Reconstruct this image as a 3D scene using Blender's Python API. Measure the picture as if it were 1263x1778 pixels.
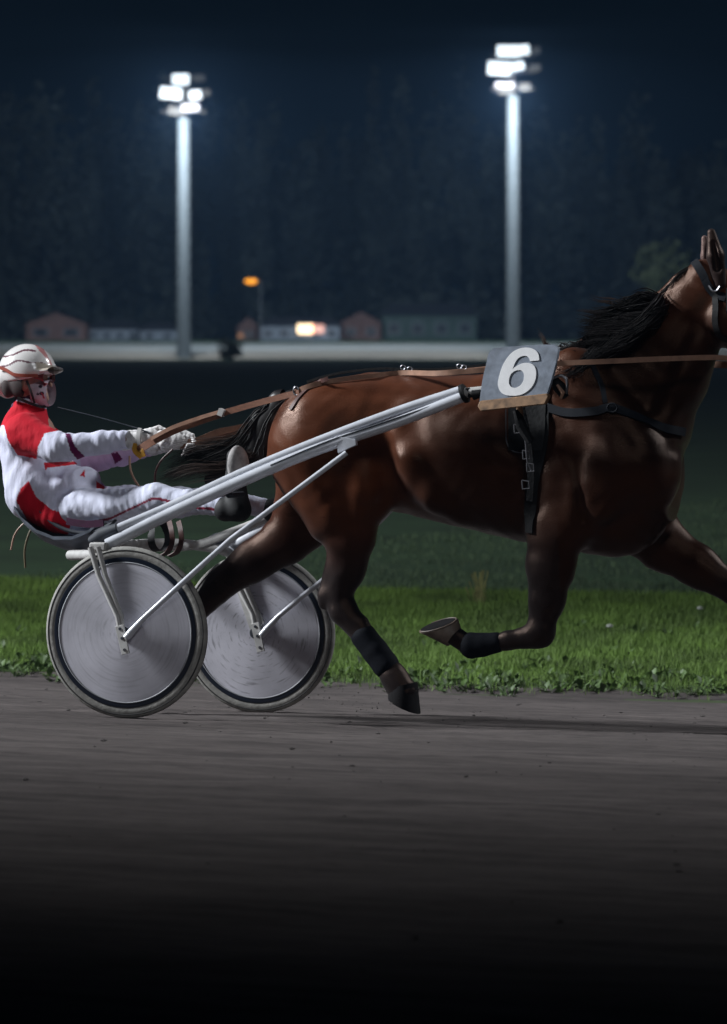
import bpy, bmesh, math, random
import numpy as np
from mathutils import Vector, Matrix
from mathutils.bvhtree import BVHTree
random.seed(7); rng = np.random.default_rng(7)
SC = bpy.context.scene
for o in list(bpy.data.objects): bpy.data.objects.remove(o)

# ------------------------------------------------------------------ camera, world, light
F_PX = 7560.0; CAM_Y = -18.0; CAM_H = 1.567; HOR = 590.0; CX = 631.5
R = math.radians
cam = bpy.data.cameras.new('camera'); camo = bpy.data.objects.new('camera', cam); SC.collection.objects.link(camo)
SC.camera = camo
camo.location = (0, CAM_Y, CAM_H); camo.rotation_euler = (R(90), 0, 0)
cam.sensor_fit = 'HORIZONTAL'; cam.sensor_width = 36.0; cam.lens = 36.0 * F_PX / 1263.0
cam.shift_y = -(889.0 - HOR) / 1263.0
cam.clip_start = 0.5; cam.clip_end = 4000
cam.dof.use_dof = True; cam.dof.focus_distance = 18.2; cam.dof.aperture_fstop = 6.5

w = bpy.data.worlds.new('World'); SC.world = w; w.use_nodes = True
nt = w.node_tree; nt.nodes.clear()
bg = nt.nodes.new('ShaderNodeBackground'); out = nt.nodes.new('ShaderNodeOutputWorld')
sky = nt.nodes.new('ShaderNodeTexSky'); sky.sky_type = 'NISHITA'; sky.sun_disc = False
sky.sun_elevation = R(-4.5); sky.sun_rotation = R(200); sky.air_density = 1.0; sky.dust_density = 0.3; sky.ozone_density = 3.0
tint = nt.nodes.new('ShaderNodeMix'); tint.data_type = 'RGBA'; tint.inputs[0].default_value = 0.75
tint.inputs[7].default_value = (0.0030, 0.0260, 0.0620, 1)
nt.links.new(sky.outputs[0], tint.inputs[6]); nt.links.new(tint.outputs[2], bg.inputs[0])
bg.inputs[1].default_value = 0.10
nt.links.new(bg.outputs[0], out.inputs[0])
SC.view_settings.view_transform = 'Standard'; SC.view_settings.look = 'None'
SC.view_settings.exposure = 0; SC.view_settings.gamma = 1

def flood(name, loc, target, watts, cone, blend=1.0, col=(0.93, 0.97, 1.0), size=0.8):
    l = bpy.data.lights.new(name, 'SPOT'); l.energy = watts; l.color = col
    l.spot_size = R(cone); l.spot_blend = blend; l.shadow_soft_size = size
    o = bpy.data.objects.new(name, l); SC.collection.objects.link(o); o.location = loc
    o.rotation_euler = (Vector(target) - Vector(loc)).to_track_quat('-Z', 'Y').to_euler()
    return o
# floodlights of the home straight, on masts outside the frame
flood('flood_key', (-23, 3.2, 15), (1.5, 1.8, 0.0), 50000, 37.5, 1.0, size=2.0)
flood('flood_back', (19, 5, 16), (-0.5, 2.5, 0.0), 11000, 34, 1.0, size=1.5)
flood('flood_front', (3, -23, 17), (0.3, 3.0, 0.0), 3100, 28, 1.0, size=2.5)
flood('flood_infield', (-20, -26, 22), (1.0, 75.0, 0.0), 125000, 52, .9, col=(.95, .97, 1.0), size=3)

# ------------------------------------------------------------------ projection helpers
TH = R(22); CT, ST = math.cos(TH), math.sin(TH); OX = -0.98
BANK = -0.058
def P(px, py, Y):
    d = Y - CAM_Y
    return Vector(((px - CX) * d / F_PX, Y, CAM_H + (HOR - py) * d / F_PX))
def Q(px, py, v):                      # photo pixel + distance across the track -> coordinates along the sulky
    k = (px - CX) / F_PX
    u = (k * (-CAM_Y + v * CT) - OX - v * ST) / (CT + k * ST)
    d = -CAM_Y - u * ST + v * CT
    return Vector((u, v, CAM_H + (HOR - py) * d / F_PX))
PXM = 1 / 418.0
RIGM = Matrix.Translation((OX, 0, 0)) @ Matrix.Rotation(-TH, 4, 'Z')
CAML = RIGM.inverted() @ Vector((0, CAM_Y, CAM_H))

# ------------------------------------------------------------------ materials
def mat(name, col, rough=0.6, metal=0.0, noise=0.0, nscale=20, bump=0.0, bscale=60, stretch=(1, 1, 1), attr=False, spec=None,
        emit=None, estr=0, coat=0.0, sheen=0.0, rvar=0.0):
    m = bpy.data.materials.new(name); m.use_nodes = True
    n = m.node_tree; b = n.nodes['Principled BSDF']; L = n.links.new
    b.inputs['Roughness'].default_value = rough; b.inputs['Metallic'].default_value = metal
    b.inputs['Base Color'].default_value = (*col, 1)
    if spec is not None: b.inputs['Specular IOR Level'].default_value = spec
    if coat: b.inputs['Coat Weight'].default_value = coat; b.inputs['Coat Roughness'].default_value = 0.15
    if sheen: b.inputs['Sheen Weight'].default_value = sheen
    tc = n.nodes.new('ShaderNodeTexCoord'); mp = n.nodes.new('ShaderNodeMapping'); mp.inputs['Scale'].default_value = stretch
    L(tc.outputs['Object'], mp.inputs[0])
    src = None
    if attr:
        a = n.nodes.new('ShaderNodeVertexColor'); a.layer_name = 'Col'; src = a.outputs[0]
    if noise or rvar:
        t = n.nodes.new('ShaderNodeTexNoise'); t.inputs['Scale'].default_value = nscale; t.inputs['Detail'].default_value = 6
        L(mp.outputs[0], t.inputs[0])
    if noise:
        mr = n.nodes.new('ShaderNodeMapRange'); mr.inputs[1].default_value = 0.3; mr.inputs[2].default_value = 0.7
        mr.inputs[3].default_value = 1 - noise; mr.inputs[4].default_value = 1 + noise
        L(t.outputs[0], mr.inputs[0])
        mx = n.nodes.new('ShaderNodeVectorMath'); mx.operation = 'SCALE'
        if src: L(src, mx.inputs[0])
        else: mx.inputs[0].default_value = col
        L(mr.outputs[0], mx.inputs['Scale']); src = mx.outputs[0]
    if rvar:
        m2 = n.nodes.new('ShaderNodeMapRange'); m2.inputs[1].default_value = 0.3; m2.inputs[2].default_value = 0.7
        m2.inputs[3].default_value = max(0.05, rough - rvar); m2.inputs[4].default_value = min(1, rough + rvar)
        L(t.outputs[0], m2.inputs[0]); L(m2.outputs[0], b.inputs['Roughness'])
    if src: L(src, b.inputs['Base Color'])
    if bump:
        t2 = n.nodes.new('ShaderNodeTexNoise'); t2.inputs['Scale'].default_value = bscale; t2.inputs['Detail'].default_value = 5
        L(mp.outputs[0], t2.inputs[0])
        bp = n.nodes.new('ShaderNodeBump'); bp.inputs['Strength'].default_value = bump; bp.inputs['Distance'].default_value = 0.01
        L(t2.outputs[0], bp.inputs['Height']); L(bp.outputs[0], b.inputs['Normal'])
    if emit:
        b.inputs['Emission Color'].default_value = (*emit, 1); b.inputs['Emission Strength'].default_value = estr
    return m

M = {}
M['coat'] = mat('horse_coat', (.12, .04, .02), .37, attr=True, noise=.28, nscale=6, bump=.22, bscale=260, stretch=(.5, 1, 1.6), spec=.30, sheen=.04, rvar=.12)
M['coat'].node_tree.nodes['Principled BSDF'].inputs['Specular Tint'].default_value = (1.0, .62, .45, 1)
M['hair'] = mat('black_hair', (.011, .009, .010), .42, noise=.4, nscale=30, spec=.6)
M['hairb'] = mat('brown_hair', (.05, .028, .02), .5, noise=.3, nscale=30)
M['hoof'] = mat('hoof_horn', (.16, .12, .095), .55, noise=.3, nscale=40)
M['hoofd'] = mat('dark_hoof_horn', (.010, .009, .010), .85, spec=.15, noise=.3, nscale=40)
M['steel'] = mat('steel', (.22, .22, .24), .4, 1.0)
M['black'] = mat('black_leather', (.005, .005, .006), .7, spec=.25, noise=.3, nscale=50, bump=.2)
M['bluegrey'] = mat('blue_grey_nylon', (.007, .009, .014), .75, spec=.2, noise=.2, nscale=60)
M['boot'] = mat('navy_neoprene', (.005, .006, .010), .8, spec=.15, noise=.3, nscale=50)
M['white'] = mat('white_enamel', (.62, .64, .70), .28, noise=.10, nscale=14, coat=.4, rvar=.08)
M['whitem'] = mat('white_dusty_metal', (.50, .49, .48), .5, noise=.16, nscale=25)
M['tyre'] = mat('grey_tyre', (.32, .31, .29), .75, noise=.25, nscale=30, bump=.2)
M['tyred'] = mat('dark_tyre', (.035, .033, .033), .8, noise=.25, nscale=30)
M['rim'] = mat('dark_rim', (.014, .020, .036), .3, .2, coat=.3)
M['ring'] = mat('pale_rim_edge', (.34, .35, .38), .6, .0)
M['seat'] = mat('grey_seat_shell', (.14, .16, .20), .5, noise=.3, nscale=20)
M['rubber'] = mat('dark_rubber', (.03, .036, .05), .7, noise=.2)
M['leather'] = mat('brown_rein_leather', (.20, .085, .05), .55, noise=.25, nscale=40, stretch=(1, 1, 4))
M['leatherl'] = mat('light_rein_leather', (.34, .19, .13), .5, noise=.2, nscale=40)
M['leatherd'] = mat('dark_brown_strap', (.08, .03, .025), .5, noise=.3, nscale=40)
M['cloth'] = mat('racing_silk', (.7, .7, .8), .8, attr=True, spec=.2, noise=.05, nscale=30, bump=.85, bscale=15, stretch=(1.6, .8, .7), sheen=.04)
M['helmet'] = mat('helmet_shell', (.66, .63, .62), .25, attr=True, coat=.5, noise=.05, nscale=12)
M['skin'] = mat('skin', (.36, .20, .15), .55, noise=.08)
M['purple'] = mat('purple_knit', (.055, .008, .04), .8, noise=.25, nscale=50)
M['glove'] = mat('white_glove', (.72, .70, .70), .7, noise=.2, nscale=60, bump=.3)
M['goggle'] = mat('red_goggle_lens', (.16, .015, .015), .15, coat=1)
M['strap'] = mat('orange_strap', (.38, .07, .04), .6)
M['mask'] = mat('face_mask', (.62, .52, .58), .8, attr=True, noise=.08)
M['sole'] = mat('grey_boot_sole', (.36, .34, .34), .8, noise=.35, nscale=30, bump=.4)
M['bootb'] = mat('black_boot', (.013, .013, .015), .7, noise=.3)
M['yellow'] = mat('yellow_rubber', (.60, .30, .03), .6)
M['board'] = mat('slate_number_board', (.19, .22, .275), .6, noise=.30, nscale=22, bump=.1)
M['boardw'] = mat('white_numeral_paint', (.86, .86, .88), .5, noise=.06, nscale=30)
M['wood'] = mat('scuffed_tan_edge', (.26, .15, .08), .6, noise=.45, nscale=35)
M['pole'] = mat('galvanised_pole', (.18, .225, .26), .7, .0, noise=.1, nscale=3)
M['lampbody'] = mat('lamp_housing', (.20, .20, .20), .5, .3)
M['lamp'] = mat('floodlight_glass', (.9, .95, 1), .3, emit=(.85, .96, 1.0), estr=1.7)
M['orange'] = mat('sodium_lamp', (.9, .4, .02), .3, emit=(1.0, .34, .015), estr=1.7)
M['warm'] = mat('warm_lit_window', (.9, .8, .6), .3, emit=(1.0, .72, .42), estr=3.2)
M['bark'] = mat('bark', (.05, .04, .03), .9, noise=.3, nscale=3)
M['leafdark'] = mat('dark_foliage', (.060, .070, .060), .8, noise=.5, nscale=.12)
M['leaflit'] = mat('yellow_green_foliage', (.075, .085, .035), .8, noise=.4, nscale=.4)
M['brick'] = mat('brown_brick', (.16, .09, .075), .9, noise=.2, nscale=1)
M['render'] = mat('pale_render', (.28, .30, .33), .9, noise=.2, nscale=.5)
M['greenw'] = mat('green_boards', (.07, .10, .085), .9, noise=.2, nscale=.5)
M['roof'] = mat('dark_roof', (.05, .05, .06), .8, noise=.2, nscale=1)
M['glass'] = mat('dark_glass', (.02, .025, .03), .15)

# ------------------------------------------------------------------ mesh helpers
def link_mesh(name, V, Fc, m, parent=None, smooth=True, cols=None, base=None):
    me = bpy.data.meshes.new(name)
    V = np.asarray(V, dtype=np.float64).reshape(-1, 3)
    if base is not None: V = V - np.asarray(base)
    me.from_pydata(V.tolist(), [], Fc if isinstance(Fc, list) else Fc.tolist())
    me.update()
    if smooth: me.polygons.foreach_set('use_smooth', [True] * len(me.polygons))
    if cols is not None:
        a = me.color_attributes.new('Col', 'FLOAT_COLOR', 'POINT')
        c = np.ones((len(V), 4)); c[:, :3] = cols; a.data.foreach_set('color', c.ravel())
    me.materials.append(m if not isinstance(m, str) else M[m])
    o = bpy.data.objects.new(name, me); SC.collection.objects.link(o)
    if parent: o.parent = parent
    return o
class MB:
    def __init__(s): s.v = []; s.f = []
    def add(s, V, Fc):
        n = len(s.v); s.v += [tuple(p) for p in V]; s.f += [tuple(i + n for i in f) for f in Fc]; return s
    def tube(s, pts, rad, n=10, flat=1.0, up=None, caps=True):
        pts = [Vector(p) for p in pts]; N = len(pts)
        if not hasattr(rad, '__len__'): rad = [rad] * N
        ref = Vector(up) if up is not None else Vector((0, 1, 0)); rings = []
        for i, p in enumerate(pts):
            t = (pts[min(i + 1, N - 1)] - pts[max(i - 1, 0)]).normalized()
            a = ref - t * ref.dot(t)
            if a.length < 1e-3: a = Vector((1, 0, 0)) - t * t.x
            a.normalize(); b = t.cross(a)
            rings.append([p + (a * math.cos(q) * flat + b * math.sin(q)) * rad[i] for q in [2 * math.pi * k / n for k in range(n)]])
        V = [q for r in rings for q in r]; Fc = []
        for i in range(N - 1):
            for k in range(n):
                Fc.append((i * n + k, i * n + (k + 1) % n, (i + 1) * n + (k + 1) % n, (i + 1) * n + k))
        if caps: Fc.append(tuple(range(n))[::-1]); Fc.append(tuple((N - 1) * n + k for k in range(n)))
        return s.add(V, Fc)
    def box(s, c, size, rot=None):
        c = Vector(c); V = []
        for z in (-1, 1):
            for x, y in ((-1, -1), (1, -1), (1, 1), (-1, 1)):
                p = Vector((x * size[0] / 2, y * size[1] / 2, z * size[2] / 2))
                if rot is not None: p = rot @ p
                V.append(c + p)
        return s.add(V, [(3, 2, 1, 0), (4, 5, 6, 7), (0, 1, 5, 4), (1, 2, 6, 5), (2, 3, 7, 6), (3, 0, 4, 7)])
    def prism(s, poly, off):                     # closed polygon (3D points) pushed along off
        n = len(poly); V = [Vector(p) for p in poly] + [Vector(p) + Vector(off) for p in poly]
        return s.add(V, [tuple(range(n)), tuple(range(2 * n - 1, n - 1, -1))] + [(i, n + i, n + (i + 1) % n, (i + 1) % n) for i in range(n)])
    def lathe_y(s, c, prof, n=64):               # prof: (radius, y) ; axis along local y
        c = Vector(c); V = []; m = len(prof)
        for k in range(n):
            a = 2 * math.pi * k / n
            V += [c + Vector((math.cos(a) * r, y, math.sin(a) * r)) for r, y in prof]
        Fc = [(k * m + i, k * m + i + 1, ((k + 1) % n) * m + i + 1, ((k + 1) % n) * m + i) for k in range(n) for i in range(m - 1)]
        return s.add(V, Fc)
    def ribbon(s, pts, width, side, thick=0.003):
        pts = [Vector(p) for p in pts]; V = []; N = len(pts)
        ws = width if hasattr(width, '__len__') else [width] * N
        for i, p in enumerate(pts):
            t = (pts[min(i + 1, N - 1)] - pts[max(i - 1, 0)]).normalized()
            sd = side[i] if isinstance(side, list) else Vector(side)
            b = (sd - t * sd.dot(t)).normalized(); nn = t.cross(b).normalized()
            for q, r in ((1, 1), (-1, 1), (-1, -1), (1, -1)): V.append(p + b * q * ws[i] / 2 + nn * r * thick / 2)
        Fc = [(i * 4 + k, i * 4 + (k + 1) % 4, i * 4 + 4 + (k + 1) % 4, i * 4 + 4 + k) for i in range(N - 1) for k in range(4)]
        Fc += [(3, 2, 1, 0), tuple((N - 1) * 4 + k for k in range(4))]
        return s.add(V, Fc)
    def build(s, name, m, parent=None, base=None, smooth=True):
        o = link_mesh(name, s.v, s.f, m, parent, smooth, base=base)
        if smooth:
            md = o.modifiers.new('edge', 'EDGE_SPLIT'); md.split_angle = R(40)
        return o
def crom(pts, n=8):
    pts = [Vector(p) for p in pts]; P_ = [pts[0] * 2 - pts[1]] + pts + [pts[-1] * 2 - pts[-2]]; o = []
    for i in range(1, len(P_) - 2):
        a, b, c, d = P_[i - 1:i + 3]
        for k in range(n):
            t = k / n
            o.append(0.5 * ((2 * b) + (c - a) * t + (2 * a - 5 * b + 4 * c - d) * t * t + (3 * b - a - 3 * c + d) * t ** 3))
    o.append(pts[-1]); return o

def tagit(o, label, cat, group=None, kind=None):
    if label: o['label'] = label
    if cat: o['category'] = cat
    if group: o['group'] = group
    if kind: o['kind'] = kind
    return o
def rig_thing(name, base, label, cat):           # empty in the sulky's own frame
    o = bpy.data.objects.new(name, None); SC.collection.objects.link(o); o.empty_display_size = .1
    o.matrix_world = RIGM @ Matrix.Translation(base)
    tagit(o, label, cat); return o
def thing(name, loc, label, cat, group=None):
    o = bpy.data.objects.new(name, None); SC.collection.objects.link(o); o.location = loc
    tagit(o, label, cat, group); return o

# ------------------------------------------------------------------ implicit surfaces
class SDF:
    def __init__(s, lo, hi, h):
        s.h = h; s.lo = np.array(lo, float); s.n = (np.ceil((np.array(hi) - s.lo) / h)).astype(int) + 1
        s.F = np.full(tuple(s.n), 1.0, np.float32)
    def sub(s, lo, hi):
        a = np.clip(((np.array(lo) - s.lo) / s.h).astype(int), 0, s.n); b = np.clip(((np.array(hi) - s.lo) / s.h).astype(int) + 2, 0, s.n)
        sl = tuple(slice(a[i], b[i]) for i in range(3))
        ax = [s.lo[i] + s.h * np.arange(a[i], b[i]) for i in range(3)]
        X = ax[0][:, None, None]; Y = ax[1][None, :, None]; Z = ax[2][None, None, :]
        return sl, X, Y, Z
    def mix(s, sl, d, k, neg=False):
        F = s.F[sl]
        if neg:
            d = -d; hh = np.maximum(k - np.abs(F - d), 0) / k; s.F[sl] = np.maximum(F, d) + hh * hh * k * .25
        else:
            hh = np.maximum(k - np.abs(F - d), 0) / k; s.F[sl] = np.minimum(F, d) - hh * hh * k * .25
    def cone(s, A, B, ra, rb, kv=1.0, k=.03, neg=False, ph=None):
        A = np.array(A, float); B = np.array(B, float); rm = max(ra, rb) * max(1, kv) + k + 2 * s.h + .01
        lo = np.minimum(A, B) - rm; hi = np.maximum(A, B) + rm
        sl, X, Y, Z = s.sub(lo, hi)
        if 0 in s.F[sl].shape: return
        vm = (A[1] + B[1]) / 2
        a = A.copy(); b = B.copy(); a[1] = (A[1] - vm) / kv; b[1] = (B[1] - vm) / kv; Y = (Y - vm) / kv
        ab = b - a; L2 = max(float(ab @ ab), 1e-9)
        t = np.clip(((X - a[0]) * ab[0] + (Y - a[1]) * ab[1] + (Z - a[2]) * ab[2]) / L2, 0, 1)
        d = np.sqrt((X - a[0] - t * ab[0]) ** 2 + (Y - a[1] - t * ab[1]) ** 2 + (Z - a[2] - t * ab[2]) ** 2) - (ra + (rb - ra) * t)
        s.mix(sl, d.astype(np.float32), k, neg)
    def ell(s, C, rad, ang=0, k=.03, neg=False, yaw=0):
        C = np.array(C, float); rm = max(rad) + k + 2 * s.h + .01
        sl, X, Y, Z = s.sub(C - rm, C + rm)
        if 0 in s.F[sl].shape: return
        x = X - C[0]; y = Y - C[1]; z = Z - C[2]
        cy, sy = math.cos(yaw), math.sin(yaw); x, y = x * cy + y * sy, -x * sy + y * cy
        ca, sa = math.cos(ang), math.sin(ang); x, z = x * ca + z * sa, -x * sa + z * ca
        q = np.sqrt((x / rad[0]) ** 2 + (y / rad[1]) ** 2 + (z / rad[2]) ** 2)
        d = (q - 1) * min(rad) * (1 if min(rad) > .03 else 1)
        s.mix(sl, d.astype(np.float32), k, neg)
    def chain(s, pts, rads, kv=1.0, k=.03):
        for i in range(len(pts) - 1): s.cone(pts[i], pts[i + 1], rads[i], rads[i + 1], kv, k)
    def noise(s, amp, fn):
        ax = [s.lo[i] + s.h * np.arange(s.n[i]) for i in range(3)]
        s.F += (amp * fn(ax[0][:, None, None], ax[1][None, :, None], ax[2][None, None, :])).astype(np.float32)
    def mesh(s):
        F = s.F; n = F.shape; I = F < 0
        c = [I[dx:n[0] - 1 + dx, dy:n[1] - 1 + dy, dz:n[2] - 1 + dz] for dx in (0, 1) for dy in (0, 1) for dz in (0, 1)]
        tot = sum(x.astype(np.int8) for x in c); act = (tot > 0) & (tot < 8)
        idx = -np.ones(act.shape, np.int64); cells = np.argwhere(act); idx[act] = np.arange(len(cells))
        acc = np.zeros((len(cells), 3)); cnt = np.zeros(len(cells))
        cor = np.array([(a, b, d) for a in (0, 1) for b in (0, 1) for d in (0, 1)])
        vals = [F[cells[:, 0] + q[0], cells[:, 1] + q[1], cells[:, 2] + q[2]] for q in cor]
        for i in range(8):
            for j in range(i + 1, 8):
                if np.abs(cor[i] - cor[j]).sum() == 1:
                    a, b = vals[i], vals[j]; m = (a < 0) != (b < 0)
                    t = np.where(m, a / np.where(m, a - b, 1), 0)
                    acc += np.where(m[:, None], cor[i] + t[:, None] * (cor[j] - cor[i]), 0); cnt += m
        V = s.lo + s.h * (cells + acc / cnt[:, None])
        Q_ = []
        for ax in range(3):
            b, d = [(1, 2), (2, 0), (0, 1)][ax]
            sl0 = [slice(1, n[i] - 1) for i in range(3)]; sl1 = list(sl0); sl0[ax] = slice(0, n[ax] - 1); sl1[ax] = slice(1, n[ax])
            A = I[tuple(sl0)]; B = I[tuple(sl1)]
            for cond, flip in ((A & ~B, False), (~A & B, True)):
                e = np.argwhere(cond)
                if not len(e): continue
                for i in range(3):
                    if i != ax: e[:, i] += 1
                def at(ob, od):
                    q = e.copy(); q[:, b] -= ob; q[:, d] -= od; return idx[q[:, 0], q[:, 1], q[:, 2]]
                quad = np.stack([at(1, 1), at(0, 1), at(0, 0), at(1, 0)], 1)
                Q_.append(quad[:, ::-1] if flip else quad)
        return V, np.concatenate(Q_)
    def build(s, name, m, parent, base, colf=None, smooth_it=4):
        V, Fq = s.mesh()
        V = relax(V, Fq, smooth_it)
        cols = colf(V) if colf else None
        return link_mesh(name, V, Fq, m, parent, True, cols, base), V, Fq
def relax(V, Fq, it, lam=.5):
    E = np.concatenate([Fq[:, [0, 1]], Fq[:, [1, 2]], Fq[:, [2, 3]], Fq[:, [3, 0]]]); E = np.concatenate([E, E[:, ::-1]])
    cnt = np.bincount(E[:, 0], minlength=len(V))[:, None]
    for i in range(it):
        for l in (lam, -lam * .96):
            A = np.stack([np.bincount(E[:, 0], V[E[:, 1], j], len(V)) for j in range(3)], 1) / np.maximum(cnt, 1)
            V = V + l * (A - V)
    return V
def sstep(a, b, x): t = np.clip((x - a) / (b - a), 0, 1); return t * t * (3 - 2 * t)
def to_px(V):                                    # photo pixel of points given in the sulky's frame (used only to trace patterns)
    u, v, z = V[:, 0], V[:, 1], V[:, 2]
    X = OX + u * CT + v * ST; d = -u * ST + v * CT - CAM_Y
    return CX + X * F_PX / d, HOR - (z - CAM_H) * F_PX / d
def inpoly(x, y, poly):
    r = np.zeros(len(x), bool); n = len(poly)
    for i in range(n):
        x1, y1 = poly[i]; x2, y2 = poly[(i + 1) % n]
        if y1 == y2: continue
        c = ((y1 > y) != (y2 > y)) & (x < (x2 - x1) * (y - y1) / (y2 - y1) + x1); r ^= c
    return r

# ================================================================== THE SETTING
def track_z(v):
    v = np.asarray(v, float)
    return np.where(v < -2, -2 * BANK + (v + 2) * 0.0, np.where(v < 5, v * BANK, 5 * BANK))
VE = 5.02                                         # across-track position of the grass edge
def world_to_uv(X, Y):
    x = X - OX; return x * CT - Y * ST, x * ST + Y * CT
def ground_z(v):
    # bank of the track, verge with a low crest, then level infield
    z = np.interp(v, [-40, -3, -1.5, VE, VE + .3, VE + 1.2, VE + 3.5, VE + 6.2, VE + 8.5, VE + 14, 2000],
                     [.14, .14, .087, VE * BANK, VE * BANK + .03, VE * BANK + .06, VE * BANK + .10, VE * BANK + .14, VE * BANK - .08, VE * BANK - .2, VE * BANK - .2])
    return z
def sheet(name, us, vs, zf, m, kind='structure', lift=0):
    U, Vv = np.meshgrid(us, vs, indexing='ij'); Z = zf(U, Vv) + lift
    X = OX + U * CT + Vv * ST; Y = -U * ST + Vv * CT
    V = np.stack([X, Y, Z], -1).reshape(-1, 3); a, b = len(us), len(vs)
    i, j = np.meshgrid(np.arange(a - 1), np.arange(b - 1), indexing='ij'); q = (i * b + j).ravel()
    Fq = np.stack([q, q + b, q + b + 1, q + 1], 1)
    o = link_mesh(name, V, Fq, m, None, True); o['kind'] = kind
    return o

def soil_mat():
    m = bpy.data.materials.new('track_soil'); m.use_nodes = True; n = m.node_tree; b = n.nodes['Principled BSDF']; L = n.links.new
    tc = n.nodes.new('ShaderNodeTexCoord'); rot = n.nodes.new('ShaderNodeMapping'); rot.inputs['Rotation'].default_value = (0, 0, TH)
    L(tc.outputs['Object'], rot.inputs[0])
    def noise(sc, scale, det=6, src=rot.outputs[0]):
        mp = n.nodes.new('ShaderNodeMapping'); mp.inputs['Scale'].default_value = sc; L(src, mp.inputs[0])
        t = n.nodes.new('ShaderNodeTexNoise'); t.inputs['Scale'].default_value = scale; t.inputs['Detail'].default_value = det; t.inputs['Roughness'].default_value = .65
        L(mp.outputs[0], t.inputs[0]); return t.outputs[0]
    streak = noise((.9, 9, 9), 1.4, 7); blotch = noise((.5, 1.1, 1), 1.1, 4); fine = noise((4, 12, 8), 6, 6)
    r = n.nodes.new('ShaderNodeValToRGB'); r.color_ramp.elements[0].position = .36; r.color_ramp.elements[1].position = .62
    r.color_ramp.elements[0].color = (.066, .057, .056, 1); r.color_ramp.elements[1].color = (.112, .096, .093, 1)
    L(streak, r.inputs[0])
    def mul(src, fac, lo, hi):
        mr = n.nodes.new('ShaderNodeMapRange'); mr.inputs[1].default_value = .33; mr.inputs[2].default_value = .67
        mr.inputs[3].default_value = lo; mr.inputs[4].default_value = hi; L(fac, mr.inputs[0])
        v = n.nodes.new('ShaderNodeVectorMath'); v.operation = 'SCALE'; L(src, v.inputs[0]); L(mr.outputs[0], v.inputs['Scale']); return v.outputs[0]
    c = mul(r.outputs[0], blotch, .82, 1.15); c = mul(c, fine, .88, 1.12)
    L(c, b.inputs['Base Color']); b.inputs['Roughness'].default_value = .95; b.inputs['Specular IOR Level'].default_value = .15
    ad = n.nodes.new('ShaderNodeMath'); ad.operation = 'ADD'; L(streak, ad.inputs[0]); L(fine, ad.inputs[1])
    bp = n.nodes.new('ShaderNodeBump'); bp.inputs['Strength'].default_value = .4; bp.inputs['Distance'].default_value = .015
    L(ad.outputs[0], bp.inputs['Height']); L(bp.outputs[0], b.inputs['Normal'])
    return m
def hash_noise(U, V, sc, seed):
    r = np.random.default_rng(seed); z = 0
    for i in range(10):
        a = r.uniform(0, 6.28); f = sc * r.uniform(.6, 2.2); z = z + np.sin((U * math.cos(a) * .35 + V * math.sin(a)) * f + r.uniform(0, 6.28)) / 10
    return z
def track_zf(U, V):
    z = ground_z(V) + .012 * hash_noise(U, V, 16, 3) + .006 * hash_noise(U, V, 60, 4)
    for vc, wd, dp in ((-.02, .022, .02), (1.30, .022, .012), (-.95, .05, .010), (2.4, .06, .010)):
        z = z - dp * np.exp(-((V - vc) / wd) ** 2) + dp * .35 * np.exp(-((np.abs(V - vc) - wd * 2.2) / wd) ** 2)
    return z
us = np.concatenate([np.linspace(-60, -5, 30), np.arange(-4.8, 6, .05), np.linspace(6.2, 60, 30)])
vs = np.concatenate([np.linspace(-40, -12, 10), np.arange(-11.8, -1, .045), np.arange(-1, 2.7, .012), np.arange(2.7, VE + .25, .04)])
sheet('track', us, vs, track_zf, soil_mat())
M['rut'] = mat('damp_rut_soil', (.022, .020, .021), .9, noise=.4, nscale=6)
grassground = mat('infield_turf', (.036, .078, .030), .9, noise=.35, nscale=.6, bump=.5, bscale=8)
vergeground = mat('verge_soil', (.030, .045, .014), .95, noise=.4, nscale=5)
us2 = np.concatenate([np.linspace(-60, -7, 20), np.arange(-6, 9, .3), np.linspace(10, 60, 20)])
sheet('verge_ground', us2, np.arange(VE - .1, VE + 8.6, .2), lambda U, V: ground_z(V) + .02 * hash_noise(U, V, 4, 9) - .01, vergeground)
us3 = np.linspace(-700, 700, 60)
def inf_z(U, V): return ground_z(V) + .03 * hash_noise(U, V, .8, 5) * (V < 60)
sheet('infield', us3, np.concatenate([np.arange(VE + 8.3, VE + 60, .6), np.geomspace(VE + 60, 1500, 40)]), inf_z, grassground)

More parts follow.
